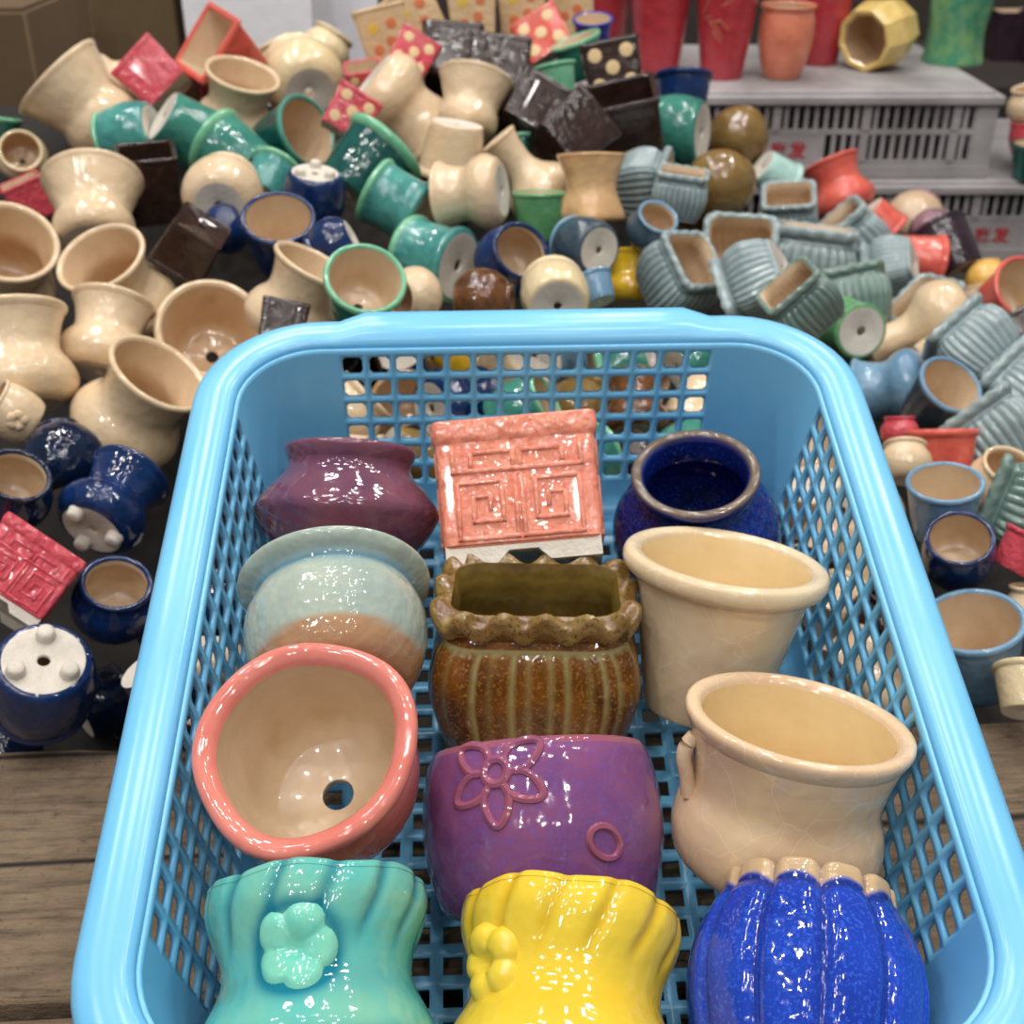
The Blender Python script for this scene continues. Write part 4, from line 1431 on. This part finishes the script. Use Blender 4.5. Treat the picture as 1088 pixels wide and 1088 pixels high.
def crate(label, x0, x1, y0, y1, z0, z1, text_x, plate):
    """upturned slatted crate; its walls draw in a little towards the bottom"""
    root = empty('plastic_crate', label, 'crate', None, Matrix.Translation((x0, y0, z0)))
    w, d, h = x1 - x0, y1 - y0, z1 - z0
    tp = 0.016

    m = MB()
    m.box(-0.004, -0.006, h - 0.014, w + 0.004, d + 0.006, h - 0.004)
    m.box(0.004, 0.002, h - 0.006, w - 0.004, d - 0.002, h)
    o = put('top_panel', m.mesh('crate_top', 30), M_CRATE, root)
    bv = o.modifiers.new('b', 'BEVEL')
    bv.width = 0.002
    bv.segments = 2

    def wall(length, has_plate):
        m = MB()
        zt, zm0, zm1, zb = h - 0.014, h * 0.50, h * 0.56, h * 0.20
        m.box(0.001, 0.0006, zm0, length - 0.001, 0.0056, zm1)
        m.box(0.001, 0.0003, 0.012, length - 0.001, 0.0058, zb)
        m.box(0, -0.003, 0.0, length, 0.008, 0.012)
        m.box(0, -0.0004, 0.011, 0.022, 0.0062, zt + 0.001)
        m.box(length - 0.022, -0.0004, 0.011, length, 0.0062, zt + 0.001)
        n = int((length - 0.044) / 0.0108)
        for k in range(n + 1):
            x = 0.022 + (length - 0.044) * k / n
            wd = 0.0023 if k % 9 else 0.0045
            for (a, b) in ((zb, zm0), (zm1, zt)):
                if has_plate and a == zb and plate[0] - 0.004 < x < plate[1] + 0.002:
                    continue
                m.box(x - wd, 0.0012 if k % 9 else -0.001, a - 0.001, x + wd, 0.0052 if k % 9 else 0.005, b + 0.001)
        if has_plate:
            m.box(plate[0], 0.0009, zb - 0.001, plate[1], 0.0050, zm0 + 0.001)
        return m.mesh('crate_wall', 30)
    o = put('front_panel', wall(w, True), M_CRATE, root)
    o = put('back_panel', wall(w, False), M_CRATE, root)
    o.location = (0, d - 0.006, 0)
    for x in (0.0075, w - 0.0015):
        o = put('end_panel', wall(d - 0.018, False), M_CRATE, root)
        o.rotation_euler = (0, 0, math.pi / 2)
        o.location = (x, 0.009, 0.001)
    cu = bpy.data.curves.new('lettering', 'FONT')
    cu.body = '\u5bb6\u53d1'
    cu.size = 0.019
    cu.extrude = 0.0004
    cu.offset = 0.0004
    cu.space_character = 1.15
    cu.materials.append(M_RED)
    o = bpy.data.objects.new('lettering', cu)
    COL.objects.link(o)
    o.parent = root
    bpy.context.view_layer.update()
    me = bpy.data.meshes.new_from_object(o)
    bpy.data.objects.remove(o)
    o = put('lettering', me, M_RED, root, 'red lettering')
    o.rotation_euler = (math.pi / 2, 0, 0)
    o.location = (text_x - x0, 0.0006, h * 0.24)
    return root


CT = 0.150
crate('grey slatted plastic crate with red lettering, upper of the two, carrying the red vases', 0.07, 0.525, 1.36, 1.66, 0.0585, CT, 0.283, (0.19, 0.272))
crate('grey slatted plastic crate under the other crate, behind the dark plum pot', 0.20, 0.70, 1.345, 1.66, -0.031, 0.0575, 0.519, (0.29, 0.40))


def stand(kind, px, py, size, col, label, top=CT, spin=0.0, name=None, cat='pot', extra=None, rim=None, group=None):
    """a pot standing upright with its foot seen at (px, py) on a level top"""
    d = ray(px, py)
    t = (top - CAM.z) / d.z
    p = CAM + d * t
    k = KIND[kind]
    s = size * t / FPX / (2 * k['rmax'])
    root = empty(name or NAMES[kind], label, cat, group, Matrix.Translation(p) @ Matrix.Rotation(R(spin), 4, 'Z') @ Matrix.Scale(s, 4))
    g = GL[col]
    for pn, me in k['parts'].items():
        put(pn, me, {'body': g, 'rim': GL[rim] if rim else g, 'lining': m_bisque, 'base': m_raw}[pn], root)
    return root


mould('tallbarrel', [(0.30, 0), (0.33, 0.03), (0.42, 0.28), (0.485, 0.62), (0.5, 0.82), (0.49, 1.0), (0.455, 1.15)],
      [(0.455, 1.15), (0.48, 1.18), (0.50, 1.22), (0.50, 1.245), (0.47, 1.25), (0.43, 1.22)],
      [(0.43, 1.22), (0.45, 1.0), (0.45, 0.8), (0.36, 0.3), (0.26, 0.1), (0.2, 0.06)])
NAMES['tallbarrel'] = 'barrel_pot'
stand('tall', 698, 79, 84, 'crimson', 'tall red vase standing on the upper crate behind the navy pot', cat='vase')
vb = stand('tall', 766, 82, 86, 'crimson', 'tall red vase with fine gold strokes, beside the salmon pot on the crate', cat='vase')
m = MB()
rnd2 = random.Random(5)
for k in range(16):
    th, zc = rnd2.uniform(-0.9, -0.1), rnd2.uniform(0.5, 1.25)
    a = rnd2.uniform(-0.6, 0.6)
    pts = [wrap([(0.24, 0), (0.25, 0.02), (0.30, 0.35), (0.36, 0.85), (0.42, 1.35), (0.46, 1.65)], th + u * math.cos(a), zc + u * math.sin(a), 0.002)[0] for u in (-0.18, -0.06, 0.06, 0.18)]
    m.tube(pts, 0.006, 5)
put('gold_strokes', m.mesh('strokes'), plain('dull gold', (206, 130, 88), 0.35, 0.2), vb, 'dull gold brush strokes')
stand('tall', 868, 67, 84, 'crimson', 'tall red vase standing behind the salmon pot', cat='vase')
stand('tall', 638, 64, 84, 'crimson', 'tall red vase standing behind the royal blue pot', cat='vase')
stand('tallbarrel', 830, 82, 58, 'salmon', 'salmon barrel pot with thin lip standing on the crate edge')
stand('swirl', 1011, 66, 68, 'swirlgreen', 'streaked green fluted pot standing on the crate')
pot('facet', 935, 36, 74, 'straw', 196, 54, 'straw yellow faceted pot lying on the crate with its mouth out', z=1.405, fixed=True)
m = MB()
m.box(0.56, 1.72, -0.03, 1.05, 2.1, 0.085)
tag(put('storage_box', m.mesh('storage_box', 30), plain('dark board', (44, 34, 30), 0.8, 0.3), None), 'dark storage box behind the crates under the plum vases', 'box')
stand('pillar', 1066, 62, 42, 'plum', 'dark plum square pot standing behind the end of the upper crate', top=0.085)
stand('pillar', 1104, 66, 44, 'plum', 'dark plum square pot at the edge, beyond the upper crate', top=0.085, spin=20)
# small pots piled on the lower crate at the end of the upper one
stand('cup', 1094, 190, 52, 'deepteal', 'deep teal cup at the bottom of the little stack on the lower crate', top=0.0575)
pot('barrel', 1095, 146, 44, 'red', 90, 10, 'red pot between the teal cup and the cream pot on the lower crate', z=1.372, fixed=True)
pot('belly', 1096, 112, 50, 'cream', 90, 14, 'cream pot topmost of the little stack beside the upper crate', z=1.372, fixed=True)


def carton(name, label, mat, px0, px1, z, depth, top, rot=0.0, open_top=False, cat='box'):
    """a box standing on the floor with its front between two view columns"""
    a, b = at(px0, 60, z), at(px1, 60, z)
    w = b.x - a.x
    root = empty(name, label, cat, None, Matrix.Translation((a.x, a.y, -0.031)) @ Matrix.Rotation(R(rot), 4, 'Z'))
    h = top + 0.031
    t = 0.004
    m = MB()
    m.box(0, 0, 0, w, t, h)
    m.box(0, depth - t, 0, w, depth, h)
    m.box(0, t, 0, t, depth - t, h)
    m.box(w - t, t, 0, w, depth - t, h)
    m.box(t, t, 0, w - t, depth - t, t)
    o = put('body', m.mesh('carton', 30), mat, root)
    bv = o.modifiers.new('b', 'BEVEL')
    bv.width = 0.0015
    m = MB()
    m.box(0.002, 0.002, h, w - 0.002, depth / 2 - 0.002, h + 0.004)
    m.box(0.002, depth / 2 + 0.002, h, w - 0.002, depth - 0.002, h + 0.004)
    put('lid', m.mesh('lid', 30), mat, root)
    return root


M_CARD = plain('brown cardboard', (108, 86, 58), 0.8, 0.3, 4, 0.15)
M_CARD2 = plain('worn cardboard', (104, 82, 56), 0.8, 0.3, 4, 0.15)
M_FOAM = plain('white foam', (238, 236, 240), 0.7, 0.05, 8, 0.1)
carton('cardboard_box', 'brown cardboard box behind the big cream flared pot', M_CARD, 42, 192, 1.44, 0.26, 0.42)
carton('cardboard_box', 'brown cardboard box at the edge, its top corner lit', M_CARD2, -130, 34, 1.18, 0.2, 0.245)
carton('foam_box', 'white foam box behind the coral funnel pot and ivory pots', M_FOAM, 200, 334, 1.40, 0.2, 0.40, rot=0)
carton('foam_box', 'small white foam box beside the printed square pots', M_FOAM, 340, 404, 1.62, 0.14, 0.33, rot=10)



# where each pot of the heap came to rest: distance, small shift, size factor; pots with no room between the others are left out
FIT = {0: (1.0297, -7, -4.4, 0.942), 1: (1.0361, 0.3, 0.3, 0.934), 2: (1.0645, -2.3, -1.6, 1.0), 3: (1.0139, 1.1, -1.7, 1.0), 4: (1.0397, 0.0, -0.1, 1.0), 5: (0.9942, -3.5, 2.5, 0.975), 6: (0.8817, -0.4, -0.4, 0.905), 7: (0.817, -5.6, 2.0, 0.921), 8: (0.8631, -6.1, 3.8, 0.94), 9: (0.7327, -7, 3.2, 0.9), 10: (0.7708, 7, -2.9, 0.9), 11: (0.7388, 5.1, -1.6, 0.9), 12: (0.8108, 3.5, -3.5, 0.96), 13: (0.7632, -0.2, 0.2, 1.0), 14: (0.882, -2.7, 3.1, 0.9), 15: (1.0347, -0.0, 6.5, 0.972), 16: (1.0962, 0.0, 0.0, 1.0), 17: (1.1884, 0.2, -0.1, 1.0), 18: (1.1417, 0.0, 0.0, 1.0), 19: (0.6937, -3.7, 7, 0.9), 20: (0.7222, -0.1, -0.0, 1.0), 21: (0.9876, -2.4, 3.2, 0.912), 22: (0.9694, 7, -3.1, 0.9), 23: (0.9487, -5.5, 7, 0.97), 24: (0.9213, 4.5, 7, 0.905), 25: (0.9949, -0.2, 0.2, 1.0), 26: (0.9144, 0.1, 0.1, 1.0), 27: (0.8741, -2.0, -3.7, 0.985), 28: (0.8536, 0.1, -0.1, 0.988), 29: (0.7192, -0.1, -0.3, 1.0), 30: (1.0857, 0.0, 0.0, 1.0), 31: (0.8804, 0.0, 0.0, 1.0), 32: (1.0276, 0.0, 0.0, 1.0), 33: (1.1046, -0.1, 0.2, 1.0), 34: (0.9919, -0.0, -0.1, 1.0), 35: (0.8798, 0.0, 0.0, 1.0), 36: (0.7993, 3.6, -0.2, 1.0), 37: (0.8282, 0.1, 0.0, 0.979), 38: (0.8387, -0.0, -0.1, 1.0), 39: (0.8558, -0.1, 0.2, 1.0), 40: (0.8568, 3.0, -2.4, 0.903), 41: (0.6873, 5.1, 1.1, 0.9), 42: (0.6332, 1.3, -3.5, 0.979), 43: (0.6579, 6.3, 4.2, 0.918), 44: (0.6002, -0.9, 1.1, 0.928), 45: (0.6277, -0.4, 0.4, 0.9), 46: (0.5755, -3.2, 2.9, 0.916), 47: (0.668, 0, 0, 1), 48: (0.645, 0, 0, 1), 49: (1.146, 0.0, 0.0, 1.0), 50: (1.159, -0.0, 0.1, 1.0), 51: (1.0269, -2.3, 3.9, 0.937), 52: (0.9917, 0.3, -3.4, 0.963), 53: (0.9577, 0.2, -0.4, 1.0), 54: (0.8633, -0.3, -0.5, 0.976), 55: (0.9514, -1.1, 0.7, 1.0), 56: (0.9147, 0.4, -0.2, 1.0), 57: (0.7874, -0.2, 0.1, 1.0), 58: (0.7787, 0.4, 0.3, 1.0), 59: (0.7651, 0.0, 0.0, 1.0), 60: (0.8242, -0.2, 0.0, 1.0), 61: (0.9184, 0.4, 0.0, 1.0), 62: (0.9388, 0.4, -0.4, 1.0), 63: (0.8251, 7, 2.1, 0.92), 64: (1.1175, -1.7, 4.9, 0.981), 65: (1.0566, 0.2, -0.4, 1.0), 66: (1.007, 0.1, -1.5, 0.972), 67: (0.9641, 3.3, 2.1, 0.965), 68: (1.021, -0.1, -0.1, 1.0), 69: (1.0588, -0.1, -0.2, 1.0), 70: (1.1507, -4.9, 4.2, 1.0), 71: (0.9518, 0.1, -0.0, 0.963), 72: (1.0589, 0.3, -0.2, 1.0), 73: (1.0661, 0.1, 0.0, 1.0), 74: (1.1028, 0.0, 0.0, 1.0), 75: (1.2055, 0.2, 0.1, 1.0), 76: (1.1462, 0.0, 0.0, 1.0), 77: (1.1957, -1.1, -0.3, 1.0), 78: (1.2349, 1.4, -1.5, 0.996), 79: (0.9731, 0.1, -0.0, 1.0), 80: (0.9228, 0.2, 0.1, 1.0), 81: (0.8926, 0.0, -0.4, 1.0), 82: (0.8758, -7, 7, 0.9), 83: (1.0018, 0.1, 0.1, 1.0), 84: (0.831, 7, -7, 0.9), 85: (1.0514, -0.6, -3.2, 0.965), 86: (1.1283, -0.1, 0.1, 1.0), 87: (1.1259, 0.0, -0.4, 1.0), 88: (1.1888, 0.0, 0.0, 1.0), 89: (1.0167, 0.3, -0.4, 1.0), 90: (1.1658, -0.2, -0.0, 1.0), 91: (1.2335, -0.2, -0.2, 1.0), 92: (1.1612, 0.0, 0.0, 1.0), 93: (1.1154, 0.0, 0.0, 1.0), 94: (1.0683, -0.1, 0.0, 1.0), 95: (1.2442, 0.2, -0.0, 1.0), 96: (1.1633, 0.1, 0.0, 0.965), 97: (1.1528, 0.0, 0.0, 1.0), 98: (1.1223, 0.0, 0.0, 1.0), 99: (1.074, 0.0, 0.0, 1.0), 100: (1.0223, -0.1, 0.1, 0.966), 101: (0.9793, -2.3, 7, 1.0), 102: (1.034, -0.2, -0.2, 0.902), 103: (0.9899, -5.0, 1.8, 1.0), 104: (0.7899, 0.9, 0.1, 1.0), 105: (0.9322, -5.7, -5.4, 0.919), 106: (0.9682, -1.3, -2.5, 0.912), 107: (0.9333, -6.5, 7, 0.909), 108: (0.9094, -4.8, 4.6, 0.9), 109: (0.8191, -5.2, -6.3, 0.923), 110: (0.8609, 0.3, 0.2, 1.0), 111: (0.795, 1.6, 7, 1.0), 112: (0.8438, 5.9, 6.0, 1.0), 113: (0.7667, -1.8, -4.1, 1.0), 114: (0.801, -0.1, 0.0, 1.0), 115: (0.7415, -0.2, -0.1, 1.0), 116: (0.683, -3.9, -1.3, 1.0), 117: (0.7418, 7, 1.5, 1.0), 118: (0.6898, 7, 0.4, 1.0), 119: (0.6545, 0.1, -0.0, 0.963), 120: (0.6291, 0.1, -0.0, 1.0), 121: (0.6522, 1.8, -0.9, 1.0), 122: (0.6441, 6.8, 7, 1.0), 123: (0.5872, 0.1, 0.1, 1.0), 124: (0.8127, -0.3, 0.1, 1.0), 125: (0.8412, 0.0, 0.0, 1.0), 126: (0.8788, 0.1, 0.1, 1.0), 127: (0.817, 0.1, 0.0, 1.0), 128: (0.8676, 0.0, 0.0, 1.0), 129: (0.8229, 0.0, 0.0, 1.0), 130: (0.8382, -0.1, 0.3, 1.0), 131: (0.7026, 0.0, 0.0, 1.0), 132: (0.8127, -0.0, 7, 0.91), 133: (0.7723, -5.9, -4.0, 1.0), 134: (0.7475, 0.1, 0.0, 1.0), 135: (0.8082, 0.2, 0.2, 1.0), 136: (0.7777, 1.7, -5.5, 0.966), 137: (0.8045, 0.0, 0.0, 1.0), 138: (0.6634, 0.0, 0.0, 1.0), 139: (0.6963, 0.2, -0.3, 1.0), 140: (0.7375, 0.1, 0.1, 0.975), 141: (0.7127, -0.0, -0.1, 1.0), 142: (0.6833, 0.1, -0.0, 1.0), 143: (0.7219, 0.0, 0.0, 1.0), 144: (0.7555, 2.1, -0.8, 0.985), 145: (0.8521, 0.2, 0.3, 1.0), 146: (0.8051, -1.6, 1.0, 1.0), 147: (0.7725, 0.0, -0.0, 1.0), 148: (0.7474, -0.5, -0.8, 1.0), 149: (0.705, 3.2, -2.4, 1.0), 150: (0.6933, -0.2, -0.3, 0.958), 151: (0.6615, 0.2, -0.3, 1.0), 152: (0.6403, -0.2, -0.1, 1.0), 153: (0.5962, 0.1, -0.1, 1.0), 158: (0.6614, 3.9, 0.7, 1.0), 159: (0.7074, -0.1, -0.2, 1.0), 160: (0.5622, 0.1, -0.1, 1.0), 161: (0.628, 0.2, 0.2, 1.0), 164: (1.1128, -0.3, 0.4, 1.0), 165: (0.9778, 0.1, -0.0, 1.0), 170: (1.0767, -0.0, 0.1, 1.0), 171: (1.1892, -0.3, 0.1, 1.0), 172: (1.309, 0.4, -0.0, 1.0), 190: (1.0979, -1.1, 4.3, 0.951), 191: (0.897, 0.0, 0.0, 1.0), 198: (1.0936, -0.2, 0.4, 1.0), 200: (1.405, 0, 0, 1), 201: (1.372, 0, 0, 1), 202: (1.372, 0, 0, 1)}


def settle():
    rest = []
    for e in HEAP:
        if e['idx'] in FIT:
            z, dx, dy, sc = FIT[e['idx']]
            e.update(z=z, px=e['px'] + dx, py=e['py'] + dy, size=e['size'] * sc)
            rest.append(e)
    HEAP[:] = rest


def place_all():
    for e in HEAP:
        k = KIND[e['kind']]
        z = e['z']
        x, y, zz = frame_for(e['px'], e['py'], e['axis'], e['tilt'], e['spin'])
        s = e['size'] * z / FPX / (2 * k['rmax'])
        c = CAM + ray(e['px'], e['py']) * z
        root = empty(e['name'] or NAMES[e['kind']], e['label'], e['cat'], e['group'], mat_from(x, y, zz, c - zz * (k['H'] * s / 2), s))
        e['root'] = root
        g = GL[e['col']]
        lining = LIN_CREAM if e['col'] in ('cream', 'ivory', 'peach', 'oatmeal', 'straw') else (GL['brown'] if e['col'] == 'brown' else m_bisque)
        rim = GL[e['rim'] or RIMS.get(e['col'], e['col'])]
        for pn, me in k['parts'].items():
            put(pn, me, {'body': g, 'rim': rim, 'lining': lining, 'base': m_raw if e['col'] != 'brown' else GL['brown']}[pn], root)
        if k.get('fret'):
            for f in FRETS:
                put('key_pattern', f, g, root)
        ex = e['extra']
        if ex == 'dots':
            for f in DOTS:
                put('dots', f, M_DOT, root, 'cream raised dots')
        elif ex == 'feet':
            for f in FEET:
                put('foot', f, m_raw, root)
        elif ex == 'prints':
            for a, b in PRINTS:
                put('printed_flowers', a, M_ORANGE, root, 'orange printed flowers')
                put('printed_leaf', b, M_YELLOW, root, 'yellow printed spot')
        elif ex == 'handle':
            put('handle', HANDLE, g, root)
        elif ex == 'blossom':
            put('blossom', blossom(k['outer'], R(-10), 0.36, 0.2, 0.06), g, root)
        elif ex == 'eyes':
            m = MB()
            for u in (-0.38, 0.38):
                pts = []
                for j in range(12):
                    a = 2 * math.pi * j / 12
                    pts.append(wrap(k['outer'], u + 0.14 * math.cos(a), 0.5 + 0.075 * math.sin(a), 0.006)[0])
                m.add(pts, [tuple(range(12))])
            put('eye_spots', m.mesh('eyes'), M_BLACK, root, 'two black spots')
            m = MB()
            base = [wrap(k['outer'], 0.22 * math.cos(R(a)), 0.30 + 0.08 * math.sin(R(a)), -0.01)[0] for a in range(0, 360, 40)]
            tip = wrap(k['outer'], 0, 0.27, 0.14)[0]
            m.add(base + [tip], [(i, (i + 1) % 9, 9) for i in range(9)])
            put('beak', m.mesh('beak'), GL['yellow'], root, 'yellow beak')


settle()
place_all()
